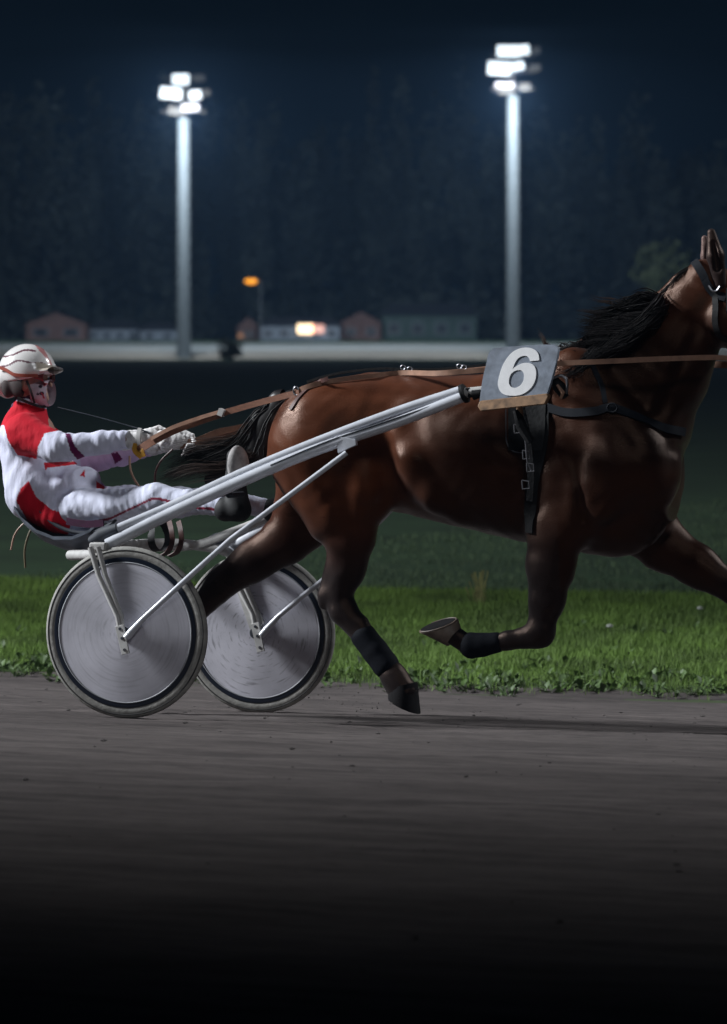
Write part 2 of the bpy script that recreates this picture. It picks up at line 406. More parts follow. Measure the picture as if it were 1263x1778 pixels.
# grass blades: one thick tangle nobody could count
def blades(name, N, ulo, uhi, vlo, vhi, hmin, hmax, wd, m, dens=None, lean=.4, seed=1, segs=2, bend=None):
    r = np.random.default_rng(seed)
    u = r.uniform(ulo, uhi, N); v = r.uniform(vlo, vhi, N)
    if dens is not None:
        k = r.uniform(0, 1, N) < dens(u, v); u, v = u[k], v[k]
    N = len(u); z = ground_z(v) - .01
    h = r.uniform(hmin, hmax, N) * (1 + .35 * hash_noise(u, v * 2, 3, seed + 3) * 2); a = r.uniform(0, 2 * math.pi, N); ln = r.uniform(0, lean, N) * h
    b = r.uniform(0, 2 * math.pi, N); ww = wd * r.uniform(.6, 1.4, N)
    X = OX + u * CT + v * ST; Y = -u * ST + v * CT
    base = np.stack([X, Y, z], 1); side = np.stack([np.cos(a), np.sin(a), 0 * a], 1) * ww[:, None] / 2
    ld = np.stack([np.cos(b) * ln, np.sin(b) * ln, h], 1)
    ld2 = np.stack([np.cos(b) * ln * .3, np.sin(b) * ln * .3, h * .6], 1)
    V = np.stack([base - side, base + side, base + ld2 + side * .7, base + ld2 - side * .7, base + ld], 1).reshape(-1, 3)
    q = np.arange(N)[:, None] * 5
    Fc = (q + np.array([[0, 1, 2, 3]])).tolist() + (q + np.array([[3, 2, 4]])).tolist()
    o = link_mesh(name, V, Fc, m, None, False); o['kind'] = 'stuff'; return o
M['grass'] = mat('verge_grass', (.115, .20, .030), .7, noise=.45, nscale=1.6)
M['grassd'] = mat('field_grass', (.034, .060, .024), .8, noise=.35, nscale=.8)
M['weed'] = mat('broad_weed_leaf', (.065, .115, .03), .55, noise=.5, nscale=7)
M['flower'] = mat('clover_petals', (.34, .36, .32), .8)
M['drygrass'] = mat('dry_stalk', (.20, .20, .07), .8, noise=.3)
tagit(blades('verge_grass', 330000, -7.4, 6.6, VE + .05, VE + 7.4, .025, .075, .0048, 'grass', lambda u, v: np.clip((v - VE) / .9, .12, 1), .8, 11), 'bright green grass along the far side of the dirt track', 'grass')
tagit(blades('infield_grass', 110000, -9, 10, VE + 7.4, VE + 40, .03, .07, .014, 'grassd', lambda u, v: np.clip(14 / (v - VE), .1, 1), .8, 12), 'dark mown grass of the infield behind the bright verge', 'grass')
# broad-leaved weeds fringing the dirt
def weeds():
    r = np.random.default_rng(5); mb_v = []; mb_f = []
    for i in range(1550):
        u = r.uniform(-7.2, 6.4); t = abs(r.normal(0, 1)); v = VE + .02 + t * .55 + .12 * math.sin(u * 3.1) + .10 * math.sin(u * 7.7) + .08 * math.sin(u * 17.3)
        if math.sin(u * 5.3 + 2 * math.sin(u * 2.1)) < -.35 and r.uniform() < .6: continue
        v += 0
        if r.uniform() < .12: v = VE + r.uniform(.5, 4)
        z = float(ground_z(v)); X = OX + u * CT + v * ST; Y = -u * ST + v * CT
        for k in range(r.integers(4, 8)):
            a = r.uniform(0, 6.28); L_ = r.uniform(.03, .10); W = L_ * r.uniform(.28, .5); e = r.uniform(.3, 1.25)
            d = Vector((math.cos(a) * math.cos(e), math.sin(a) * math.cos(e), math.sin(e))); sd = Vector((-math.sin(a), math.cos(a), r.uniform(-.3, .3)))
            b = Vector((X, Y, z)) + Vector((r.normal(0, .02), r.normal(0, .02), 0)); n = len(mb_v)
            mid = b + d * L_ * .55 + Vector((0, 0, -.004)); tip = b + d * L_ + Vector((0, 0, -L_ * .25))
            mb_v += [tuple(b), tuple(mid + sd * W / 2), tuple(tip), tuple(mid - sd * W / 2), tuple(mid + Vector((0, 0, -.006)))]
            mb_f += [(n, n + 1, n + 4), (n + 1, n + 2, n + 4), (n + 2, n + 3, n + 4), (n + 3, n, n + 4)]
    o = link_mesh('weeds', mb_v, mb_f, 'weed', None, False); o['kind'] = 'stuff'
    tagit(o, 'broad leaved weeds fringing the edge of the dirt track', 'weeds')
weeds()
def ray_ground(px, py):
    for d in np.arange(8, 200, .02):
        p = P(px, py, d + CAM_Y); u, v = world_to_uv(p.x, p.y)
        if p.z <= float(ground_z(v)): return p
    return p
# dry stalk plant in the verge and two pale flower heads
g = ray_ground(830, 1048); t = thing('tall_weed', g, 'pale yellowish tall weed standing up from the verge between the horse\'s legs', 'weed')
mb = MB(); r_ = random.Random(3)
for k in range(26):
    a = r_.uniform(0, 6.28); h = r_.uniform(.10, .22); x0 = r_.uniform(-.05, .05)
    mb.tube([(x0, r_.uniform(-.03, .03), -.02), (x0 + math.cos(a) * .02, 0, h * .6), (x0 + math.cos(a) * .04, 0, h)], [.003, .0025, .006], 5)
mb.build('stalk', 'drygrass', t)
for px, py, lb in ((1215, 1068, 'white clover flower in the verge beneath the horse\'s outstretched front leg'), (1058, 1100, 'white clover flower in the verge to the right of the folded front leg')):
    g = ray_ground(px, py + 10); t = thing('white_flower', g, lb, 'flower', 'white flowers in the verge')
    mb = MB(); mb.tube([(0, 0, -.02), (.004, 0, .07)], .003, 5); mb.build('stem', 'weed', t)
    mb = MB()
    for k in range(24):
        a = k * 2.4; e = math.asin(min(1, k / 24)); d = Vector((math.cos(a) * math.cos(e), math.sin(a) * math.cos(e), math.sin(e)))
        mb.tube([Vector((.004, 0, .075)), Vector((.004, 0, .075)) + Vector((d.x * .020, d.y * .020, d.z * .014))], [.004, .007], 5)
    mb.build('flower_head', 'flower', t)
# loose clods on the dirt
def clods():
    r = np.random.default_rng(8); V = []; Fc = []
    ico = [(0, 0, 1), (.9, 0, .4), (.28, .85, .4), (-.72, .53, .4), (-.72, -.53, .4), (.28, -.85, .4), (0, 0, -.3)]
    for i in range(900):
        v = r.uniform(-8, VE) if r.uniform() < .75 else r.uniform(.2, 2.6); u = r.uniform(-3, 6)
        s_ = .003 + .007 * r.uniform() ** 3
        z = float(ground_z(v)) + .012 * float(hash_noise(u, v, 16, 3)); X = OX + u * CT + v * ST; Y = -u * ST + v * CT; n = len(V)
        for p in ico:
            q = s_ * r.uniform(.7, 1.3); V.append((X + p[0] * q * 1.6, Y + p[1] * q, z + p[2] * q * .8))
        Fc += [(n, n + 1 + k, n + 1 + (k + 1) % 5) for k in range(5)] + [(n + 6, n + 1 + (k + 1) % 5, n + 1 + k) for k in range(5)]
    for i in range(90):
        q = RIGM @ Q(r.uniform(520, 700), 1236 - abs(r.normal(0, 22)), r.uniform(.3, .9)); s_ = .0018 + .004 * r.uniform() ** 3; n = len(V)
        for pp in ico: V.append((q.x + pp[0] * s_, q.y + pp[1] * s_, q.z + pp[2] * s_))
        Fc += [(n, n + 1 + k, n + 1 + (k + 1) % 5) for k in range(5)] + [(n + 6, n + 1 + (k + 1) % 5, n + 1 + k) for k in range(5)]
    o = link_mesh('dirt_clods', V, Fc, mat('clod_soil', (.085, .075, .072), .95, noise=.4, nscale=3), None, False); o['kind'] = 'stuff'
    tagit(o, 'small loose clods of dirt scattered over the track', 'dirt')
clods()
# dark damp rut running along under the near wheel
rv = []
for k in range(160):
    u = -3 + k * .04; z = float(track_zf(np.array(u), np.array(-.02))) + .004
    rv.append((u, -.02 + .006 * math.sin(u * 5), z))
mb = MB(); V_ = []; F_ = []
for i, p in enumerate(rv):
    wd = .022 * (1 if p[0] < 1.6 else max(.15, 1 - (p[0] - 1.6) / 2.2)) * (.8 + .3 * math.sin(i * .7))
    for s_ in (-1, 1):
        v = p[1] + s_ * wd / 2; V_.append((OX + p[0] * CT + v * ST, -p[0] * ST + v * CT, float(track_zf(np.array(p[0]), np.array(v))) + .005))
F_ = [(2 * i, 2 * i + 2, 2 * i + 3, 2 * i + 1) for i in range(len(rv) - 1)]
o = link_mesh('wheel_rut', V_, F_, 'rut', None, True); o['kind'] = 'structure'

# ---- far side of the oval: pale track, rail, masts, buildings, wood
GZ = float(ground_z(500))
def gd(py): return (CAM_H - GZ) * F_PX / (py - HOR) + CAM_Y          # level-ground distance of a photo row
YF = gd(624)
def slab(name, y0, y1, zf, m, x=650):
    ys = np.linspace(y0, y1, 6); xs = np.linspace(-x, x, 30); V = [(a, b, zf(b)) for a in xs for b in ys]
    Fc = [(i * 6 + j, i * 6 + 6 + j, i * 6 + 7 + j, i * 6 + 1 + j) for i in range(29) for j in range(5)]
    o = link_mesh(name, V, Fc, m, None, True); o['kind'] = 'structure'; return o
slab('far_track', YF, YF + 60, lambda y: GZ + .02 + (y - YF) * .027, mat('pale_track_sand', (.44, .43, .39), .95, noise=.2, nscale=.15, stretch=(.2, 1, 1)))
slab('far_bank', YF + 60, YF + 84, lambda y: GZ + 1.64 + (y - YF - 60) * .014, mat('far_bank_turf', (.09, .15, .06), .95, noise=.2, nscale=.1))
slab('far_ground', YF + 84, YF + 900, lambda y: GZ + 1.976, mat('far_field_turf', (.03, .045, .03), .95))

def floodlight(px, pytop, pybase, Y, label, heads, pw):
    b = P(px, pybase, Y); top = P(px, pytop, Y); b.z = GZ
    t = thing('floodlight_mast', b, label, 'floodlight', 'floodlight masts behind the far track'); H = top.z - b.z; s = (Y - CAM_Y) / F_PX
    mb = MB(); mb.tube([(0, 0, 0), (0, 0, H * .5), (0, 0, H)], [12.5 * s, 11.5 * s, 10.5 * s], 16); mb.build('pole', 'pole', t)
    mb = MB(); mb.tube([(0, .5, H - .2), (0, .5, H + 75 * s)], .15, 8)
    for dz in (12, 42, 70): mb.tube([(-38 * s, .6, H + dz * s), (38 * s, .6, H + dz * s)], .1, 6)
    mb.build('head_frame', 'lampbody', t)
    for (dx, dz, wpx, hpx, lit, tilt) in heads:
        rot = Matrix.Rotation(R(-16), 3, 'X') @ Matrix.Rotation(R(tilt), 3, 'Y')
        c = Vector((dx * s, 0, H + dz * s)); hb = MB(); W, Hh = wpx * s * .9, hpx * s * .86
        fr = [(-.5, -.5), (.5, -.5), (.5, .5), (-.5, .5)]
        V = [c + rot @ Vector((a * W, -.25, b_ * Hh)) for a, b_ in fr] + [c + rot @ Vector((a * W * .6, .55, b_ * Hh * .5)) for a, b_ in fr]
        hb.add(V, [(4, 5, 6, 7), (0, 4, 7, 3), (1, 2, 6, 5), (0, 1, 5, 4), (3, 7, 6, 2), (0, 3, 2, 1)])
        ho = hb.build('lamp_head', 'lampbody', t, smooth=False)
        if lit:
            gb = MB(); gb.prism([c + rot @ Vector((a * W * .94, -.27, b_ * Hh * .92)) for a, b_ in fr], rot @ Vector((0, -.05, 0)))
            gb.build('lamp_glass', 'lamp' if lit == 1 else 'lampdim', ho, smooth=False)
    for sx, en, zz in ((0, pw, 3.0),):
        l = bpy.data.lights.new('mast_light', 'POINT'); l.energy = en; l.color = (.74, .86, 1); l.shadow_soft_size = 1.2
        lo = bpy.data.objects.new('mast_light', l); SC.collection.objects.link(lo); lo.location = b + Vector((-.5, -15, H + zz - 1))
    flood('mast_spot', b + Vector((0, -10, H + 1)), (b.x, YF + 30, GZ), pw * 5.5, 110, 1.0, (.95, .98, 1.0), 1.0)
    flood('mast_rear_spot', b + Vector((0, 3.0, H + 1)), (b.x, YF + 200, GZ + 9), pw * 17, 120, 1.0, (.62, .80, 1.0), 2.0)
    return t
M['lampdim'] = mat('floodlight_glass_oblique', (.9, .9, 1), .3, emit=(.80, .85, 1.0), estr=.55)
floodlight(319, 205, 624, YF + 4, 'left floodlight mast, the shorter one, with a cluster of bright lamps on top', [
    (-5, 66, 34, 24, 1, 0), (27, 69, 22, 14, 0, 0), (-22, 42, 44, 26, 1, 6), (20, 39, 24, 20, 1, -8), (12, 17, 34, 16, 2, -4), (-15, 12, 26, 18, 0, 8), (40, 44, 14, 12, 0, 0)], 5200)
floodlight(891, 166, 622, YF + 4, 'right floodlight mast, the taller one, standing behind the number board', [
    (-8, 76, 46, 26, 1, 0), (17, 78, 26, 22, 1, -6), (-24, 46, 46, 30, 1, 4), (8, 50, 26, 18, 1, -14), (40, 78, 16, 14, 0, 0), (38, 48, 22, 14, 0, 0), (-14, 17, 38, 12, 2, 0), (20, 14, 22, 16, 0, 0), (-14, 6, 26, 10, 0, 0)], 5800)

# leafy crowns from many small faces
def crown(cx, cy, cz, rx, ry, rz, n, size, r):
    V = []; Fc = []
    lobes = [(r.normal(0, .45), r.normal(0, .45), r.normal(0, .42), r.uniform(.28, .5)) for _ in range(16)]
    for i in range(n):
        l = lobes[r.integers(16)]; d = r.normal(size=3); d /= np.linalg.norm(d); q = l[3] * r.uniform(.6, 1.1)
        c = np.array([l[0] + d[0] * q, l[1] + d[1] * q, l[2] + d[2] * q]) * (rx, ry, rz) + (cx, cy, cz)
        a = r.normal(size=3); a /= np.linalg.norm(a); b = np.cross(a, r.normal(size=3)); b /= np.linalg.norm(b); s_ = size * r.uniform(.5, 1.3)
        k = len(V); V += [tuple(c + a * s_), tuple(c + b * s_ * .6), tuple(c - a * s_), tuple(c - b * s_ * .6)]; Fc.append((k, k + 1, k + 2, k + 3))
    return V, Fc
def wood():
    r = np.random.default_rng(21); mb = MB(); tb = MB(); YT = YF + 190; s = (YT - CAM_Y) / F_PX; x = -950
    while x < 2250:
        top = np.interp(x, [-100, 0, 150, 300, 480, 560, 700, 800, 900, 1000, 1100, 1260, 1400], [225, 232, 210, 215, 235, 200, 195, 205, 235, 240, 262, 255, 250]) + r.uniform(-18, 22)
        Yt = YT + r.uniform(-25, 30); wpx = r.uniform(34, 62); c = P(x, (top + 590) / 2, Yt); hh = (590 - top) / 2 * s
        V, Fc = crown(c.x, Yt, c.z + hh * .06, wpx * s * .8, wpx * s * .8, hh * .95, 900, .75, r); mb.add(V, Fc)
        V, Fc = crown(c.x, Yt - 6, GZ + 4, wpx * s * 1.3, wpx * s, 4.5, 260, .75, r); mb.add(V, Fc)
        x += wpx * .52
    o = mb.build('far_wood', 'leafdark', None, smooth=False); o.modifiers.clear(); o['kind'] = 'stuff'
    tagit(o, 'dark wood of tall trees filling the night background behind the masts', 'trees')
wood()
def tree(px0, px1, pyt, pyb, Y, label, m, n=900, size=.5):
    s = (Y - CAM_Y) / F_PX; c = P((px0 + px1) / 2, pyb, Y); c.z = GZ; t = thing('leafy_tree', c, label, 'tree'); H = P(0, pyt, Y).z - GZ
    mb = MB(); mb.tube([(0, 0, 0), (.2, 0, H * .4), (0, 0, H * .8)], [.35, .22, .08], 8)
    for k in range(5): a = k * 1.3; mb.tube([(.15, 0, H * .3), (math.cos(a) * H * .25, math.sin(a) * H * .2, H * .62)], [.13, .04], 6)
    mb.build('trunk', 'bark', t)
    V, Fc = crown(0, 0, H * (.6 if H > 4 else .45), (px1 - px0) / 2 * s, (px1 - px0) / 2 * s * .8, H * .42, n, size, np.random.default_rng(int(px0)))
    link_mesh('crown', V, Fc, m, t, False)
tree(1085, 1290, 432, 600, YF + 85, 'yellow green tree in the background just left of the horse\'s ears', 'leaflit', 1500, .55)
tree(640, 740, 520, 600, YF + 120, 'pale green bush-like tree against the right hand buildings', 'leafdark', 700, .5)
tree(380, 424, 584, 628, YF - 2, 'small dark bush in front of the pale far track', 'leafdark', 260, .3)

def building(px0, px1, pye, pyr, Y, depth, wall, label, hip=False, wins=0, cat='building', lit=None, doorpx=None):
    s = (Y - CAM_Y) / F_PX; c = P((px0 + px1) / 2, 600, Y); c.z = GZ + 1.9; t = thing('building', c, label, cat, 'buildings beyond the far track')
    W = (px1 - px0) * s; He = P(0, pye, Y).z - c.z; Hr = P(0, pyr, Y).z - c.z
    mb = MB(); mb.box((0, depth / 2, He / 2), (W, depth, He))
    if hip == 'gable': mb.add([(-W / 2, 0, He), (W / 2, 0, He), (0, 0, Hr), (-W / 2, depth, He), (W / 2, depth, He), (0, depth, Hr)], [(0, 1, 2), (4, 3, 5)])
    mb.build('wall', wall, t, smooth=False)
    rf = MB(); e = .35
    if hip == 'gable': rf.add([(-W / 2 - e, -e, He), (0, -e, Hr + .1), (0, depth, Hr + .1), (-W / 2 - e, depth, He), (W / 2 + e, -e, He), (W / 2 + e, depth, He)], [(0, 1, 2, 3), (1, 4, 5, 2)])
    else: rf.add([(-W / 2 - e, -e, He + .05), (W / 2 + e, -e, He + .05), (W / 2 - 1, depth / 2, Hr), (-W / 2 + 1, depth / 2, Hr), (-W / 2 - e, depth + e, He + .05), (W / 2 + e, depth + e, He + .05)],
                  [(0, 1, 2, 3), (5, 4, 3, 2), (4, 0, 3), (1, 5, 2)])
    rf.build('roof', 'roof', t, smooth=False)
    for k in range(wins):
        x = -W / 2 + W * (k + .5) / wins; f = MB(); f.box((x, -.03, He * .5), (W / wins * .5, .08, He * .42)); fo = f.build('window', 'render', t, smooth=False)
        gmb = MB(); gmb.box((x, -.075, He * .5), (W / wins * .43, .03, He * .36)); gmb.build('pane', 'glass', fo, smooth=False)
    if lit:
        for (lx, ly, lw, lh, mm) in lit:
            q = P(lx, ly, Y); gmb = MB(); gmb.box((q.x - c.x, -.16, q.z - c.z), (lw * s, .12, lh * s)); gmb.build('lit_window', mm, t, smooth=False)
    return t
YB = YF + 96
building(45, 150, 562, 543, YB, 9, 'brick', 'brown gabled house at the left edge of the background', 'gable', 2)
building(152, 242, 572, 556, YB + 8, 9, 'render', 'long pale house with a dark roof beside the brown gabled house', False, 4)
building(244, 306, 574, 558, YB + 4, 8, 'render', 'small pale house just left of the shorter floodlight mast', False, 2)
building(412, 450, 568, 550, YB + 6, 7, 'brick', 'small brown house under the orange street lamp', 'gable', 1)
M['warm2'] = mat('pinkish_lit_window', (.9, .6, .5), .3, emit=(1.0, .45, .32), estr=1.0)
building(452, 590, 566, 550, YB + 2, 9, 'render', 'pale bungalow with one bright lit window', False, 5, lit=[(530, 571, 26, 17, 'warm'), (552, 571, 22, 15, 'warm2')])
building(592, 662, 560, 541, YB + 10, 9, 'brick', 'brown house to the right of the lit bungalow', 'gable', 2)
building(664, 828, 548, 526, YB + 14, 12, 'greenw', 'large green boarded barn between the masts', False, 4)
# orange street lamp
b = P(436, 600, YB - 4); b.z = GZ + 1.0; t = thing('street_lamp', b, 'street lamp glowing orange above the houses', 'street lamp'); q = P(436, 489, YB - 4) - b
mb = MB(); mb.tube([(1.2, .3, 0), (1.2, .3, q.z + .1), (.6, .2, q.z + .45), (0, 0, q.z + .35)], [.09, .07, .05, .05], 8); mb.build('pole', 'lampbody', t)
mb = MB(); mb.tube([(-.75, 0, q.z + .1), (-.4, 0, q.z + .05), (.4, 0, q.z + .05), (.75, 0, q.z + .1)], [.18, .34, .34, .18], 10); mb.build('lamp', 'orange', t)
b = P(418, 600, YB - 2); b.z = GZ + 1.0; t = thing('wall_lamp_post', b, 'low post with a dim orange lamp beside the small brown house', 'lamp post'); q = P(418, 583, YB - 2) - b
mb = MB(); mb.tube([(0, 0, 0), (0, 0, q.z)], .06, 8); mb.build('post', 'lampbody', t)
M['dimo'] = mat('dim_orange_lamp', (.5, .2, .05), .4, emit=(.9, .28, .05), estr=.14)
mb = MB(); mb.box((0, -.05, q.z), (.7, .35, .5)); mb.box((0, -.05, q.z + .28), (.8, .4, .07)); mb.build('lantern', 'dimo', t, smooth=False)

# ================================================================== HORSE
def A3(p): return np.array(p, float)
def torso_field(sdf, st, vc, k=.03):
    """st: (px, top_py, bottom_py, half_width_m, egg) stations along the body"""
    rows = []
    for px, t_, b_, wd, egg in st:
        a = Q(px, t_, vc); c = Q(px, b_, vc); rows.append((a.x, a.z, c.z, wd, egg))
    rows = np.array(rows); u0, u1 = rows[0, 0], rows[-1, 0]
    zlo, zhi = rows[:, 2].min(), rows[:, 1].max(); wm = rows[:, 3].max()
    sl, X, Y, Z = sdf.sub((u0 - .02, vc - wm - .1, zlo - .1), (u1 + .02, vc + wm + .1, zhi + .1))
    x = X[:, 0, 0]
    # smooth interpolation
    def interp(col):
        f = np.interp(np.linspace(u0, u1, 400), rows[:, 0], rows[:, col]); ker = np.hanning(37); ker /= ker.sum()
        g = np.convolve(np.pad(f, 18, mode='edge'), ker, 'valid'); return np.interp(x, np.linspace(u0, u1, 400), g)[:, None, None]
    zt, zb, wd, egg = interp(1), interp(2), interp(3), interp(4)
    zc = (zt + zb) / 2; hh = (zt - zb) / 2; t = np.clip((Z - zc) / hh, -1.3, 1.3)
    ww = wd * (1 - egg * t)
    q = (np.abs((Y - vc) / ww) ** 2.15 + np.abs(t) ** 2.15) ** (1 / 2.15)
    d = (q - 1) * np.minimum(ww, hh)
    sdf.mix(sl, d.astype(np.float32), k)

VC = .65
H = SDF((-.35, .12, -.02), (3.35, 1.18, 2.25), .0115)
torso_field(H, [(506, 722, 790, .10, 0), (520, 698, 815, .16, .05), (545, 676, 850, .215, .10), (585, 657, 872, .265, .10), (640, 646, 880, .285, .05),
                (700, 649, 889, .26, .0), (760, 653, 905, .285, -.02), (830, 651, 922, .30, -.03), (890, 640, 936, .295, .04), (950, 618, 948, .262, .18),
                (1005, 603, 958, .235, .26), (1060, 630, 962, .225, .15), (1105, 665, 958, .205, .0), (1140, 700, 935, .17, 0), (1158, 755, 895, .11, 0)], VC, .03)
def q3(px, py, v): return A3(Q(px, py, v))
p = PXM
# neck
H.chain([q3(1045, 735, VC), q3(1105, 655, VC), q3(1162, 594, VC), q3(1205, 540, VC + .01), q3(1228, 500, VC + .02)], [118 * p, 88 * p, 66 * p, 51 * p, 38 * p], 0.66, .06)
H.chain([q3(1098, 810, VC), q3(1135, 740, VC), q3(1178, 660, VC), q3(1205, 600, VC)], [82 * p, 62 * p, 48 * p, 44 * p], .95, .05)
H.chain([q3(1000, 640, VC), q3(1060, 592, VC), q3(1128, 546, VC), q3(1182, 494, VC), q3(1210, 472, VC)], [34 * p, 28 * p, 22 * p, 15 * p, 10 * p], .5, .05)
# chest and breast
H.ell(q3(1108, 812, .55), (.18, .13, .21), .2, .05); H.ell(q3(1122, 812, .77), (.16, .13, .20), .2, .05)
H.ell(q3(1070, 900, VC), (.20, .17, .14), .1, .05)
# head
H.cone(q3(1228, 500, .67), q3(1268, 548, .67), 38 * p, 46 * p, .62, .05); H.cone(q3(1268, 548, .67), q3(1340, 640, .67), 40 * p, 24 * p, .62, .04)
H.cone(q3(1340, 640, .67), q3(1372, 680, .67), 26 * p, 22 * p, .8, .03); H.ell(q3(1262, 556, .64), (.09, .09, .10), 0, .03)
H.cone(q3(1222, 474, .67), q3(1300, 520, .67), 20 * p, 22 * p, 1.5, .04)
for sv in (.585, .755): H.ell(q3(1292, 538, sv + (.02 if sv < .7 else -.02)), (.035, .02, .03), 0, .02)
# hips, thighs (near v .48 , far v .82)
VN, VF = .48, .82
def hind(v, pts, sgn):
    pass
H.ell(q3(535, 775, VN + .01), (.15, .13, .22), -.15, .05); H.ell(q3(555, 765, VF), (.15, .13, .20), -.15, .05)
H.ell(q3(600, 712, VN), (.20, .10, .115), -.2, .05)                       # gluteal
H.cone(q3(560, 770, VN), q3(600, 870, VN), 96 * p, 66 * p, .8, .05)       # thigh near
H.cone(q3(508, 800, VN), q3(572, 905, VN), 40 * p, 40 * p, .9, .045)      # hamstring edge
H.cone(q3(600, 800, VN), q3(640, 868, VN + .01), 60 * p, 38 * p, .8, .05) # quadriceps / stifle
H.chain([q3(605, 870, VN), q3(608, 930, VN + .01), q3(602, 985, VN + .02), q3(588, 1030, VN + .02)], [56 * p, 44 * p, 33 * p, 26 * p], .75, .035)   # gaskin near
H.cone(q3(590, 960, VN + .02), q3(564, 1030, VN + .02), 18 * p, 13 * p, .8, .03)   # achilles
H.ell(q3(592, 1050, VN + .02), (.062, .045, .075), .3, .02)               # hock
H.ell(q3(566, 1040, VN + .02), (.030, .026, .050), -.45, .02)
H.ell(q3(628, 1082, VN + .02), (.03, .03, .03), 0, .02)
H.chain([q3(597, 1062, VN + .02), q3(632, 1105, VN + .02), q3(668, 1152, VN + .02)], [25 * p, 19 * p, 19 * p], .85, .02)
H.ell(q3(683, 1172, VN + .02), (.062, .046, .054), -.8, .015)             # fetlock
H.cone(q3(686, 1178, VN + .02), q3(702, 1202, VN + .02), 24 * p, 26 * p, .9, .015)
# far hind, stretched back
H.cone(q3(560, 790, VF), q3(535, 880, VF), 85 * p, 62 * p, .8, .05)
H.chain([q3(545, 885, VF), q3(500, 935, VF - .02), q3(440, 975, VF - .04), q3(395, 1008, VF - .05)], [64 * p, 44 * p, 35 * p, 28 * p], .75, .035)
H.ell(q3(382, 1020, VF - .05), (.07, .042, .06), .6, .02)
H.cone(q3(430, 955, VF - .04), q3(368, 1004, VF - .05), 14 * p, 10 * p, .8, .02)
H.chain([q3(372, 1030, VF - .05), q3(316, 1090, VF - .06), q3(276, 1140, VF - .07)], [25 * p, 18 * p, 18 * p], .85, .02)
H.cone(q3(275, 1142, VF - .07), q3(273, 1178, VF - .07), 21 * p, 19 * p, .9, .015)
# flank hollow and girth grooves
H.ell(q3(690, 745, .34), (.07, .05, .12), -.25, .07, True)
H.ell(q3(672, 835, .36), (.05, .05, .12), .15, .06, True)
# shoulders and forelegs
FN, FF = .47, .83
H.cone(q3(1000, 665, FN + .03), q3(1080, 800, FN - .01), 62 * p, 70 * p, .55, .06)   # shoulder blade near
H.ell(q3(975, 815, FN - .01), (.14, .085, .20), .25, .05)                # triceps near
H.cone(q3(1080, 800, FN), q3(985, 905, FN), 62 * p, 52 * p, .75, .05)    # upper arm
H.ell(q3(945, 882, FN), (.06, .065, .085), .2, .04)                      # elbow
H.chain([q3(965, 925, FN), q3(957, 985, FN), q3(951, 1040, FN), q3(943, 1078, FN)], [50 * p, 42 * p, 31 * p, 25 * p], .72, .03)
H.ell(q3(941, 1095, FN), (.058, .05, .07), .2, .02)                      # knee
H.chain([q3(930, 1104, FN), q3(885, 1112, FN), q3(835, 1120, FN)], [21 * p, 16 * p, 16 * p], .85, .02)
H.ell(q3(820, 1121, FN), (.052, .04, .047), 0, .015)
H.cone(q3(815, 1120, FN), q3(792, 1106, FN), 17 * p, 17 * p, .9, .012)
H.cone(q3(1085, 800, FF), q3(1110, 900, FF), 66 * p, 58 * p, .8, .05)
H.chain([q3(1100, 890, FF), q3(1150, 945, FF), q3(1215, 985, FF), q3(1262, 1016, FF)], [68 * p, 45 * p, 35 * p, 27 * p], .75, .035)
H.ell(q3(1275, 1024, FF), (.062, .05, .06), -.5, .02)
H.chain([q3(1282, 1030, FF), q3(1335, 1072, FF), q3(1385, 1112, FF)], [23 * p, 17 * p, 17 * p], .85, .02)
H.cone(q3(1392, 1118, FF), q3(1420, 1140, FF), 21 * p, 20 * p, .9, .015)
# muscle relief
H.ell(q3(630, 835, .40), (.075, .05, .10), .2, .04)
H.cone(q3(1120, 790, .47), q3(1050, 890, .42), .035, .03, 1, .05)
H.cone(q3(1180, 620, .585), q3(1140, 760, .53), .03, .035, .6, .07)
H.chain([q3(700, 752, .43), q3(716, 800, .415), q3(756, 856, .44), (q3(800, 886, .50))], [.035, .043, .04, .025], 1, .08)
H.cone(q3(655, 760, .335), q3(668, 850, .35), .018, .022, 1, .09, True)
H.cone(q3(566, 820, .325), q3(600, 900, .36), .012, .016, 1, .08, True)
H.cone(q3(1035, 700, .345), q3(1085, 770, .345), .010, .014, 1, .08, True)
H.cone(q3(960, 700, .345), q3(945, 790, .335), .014, .018, 1, .08, True)
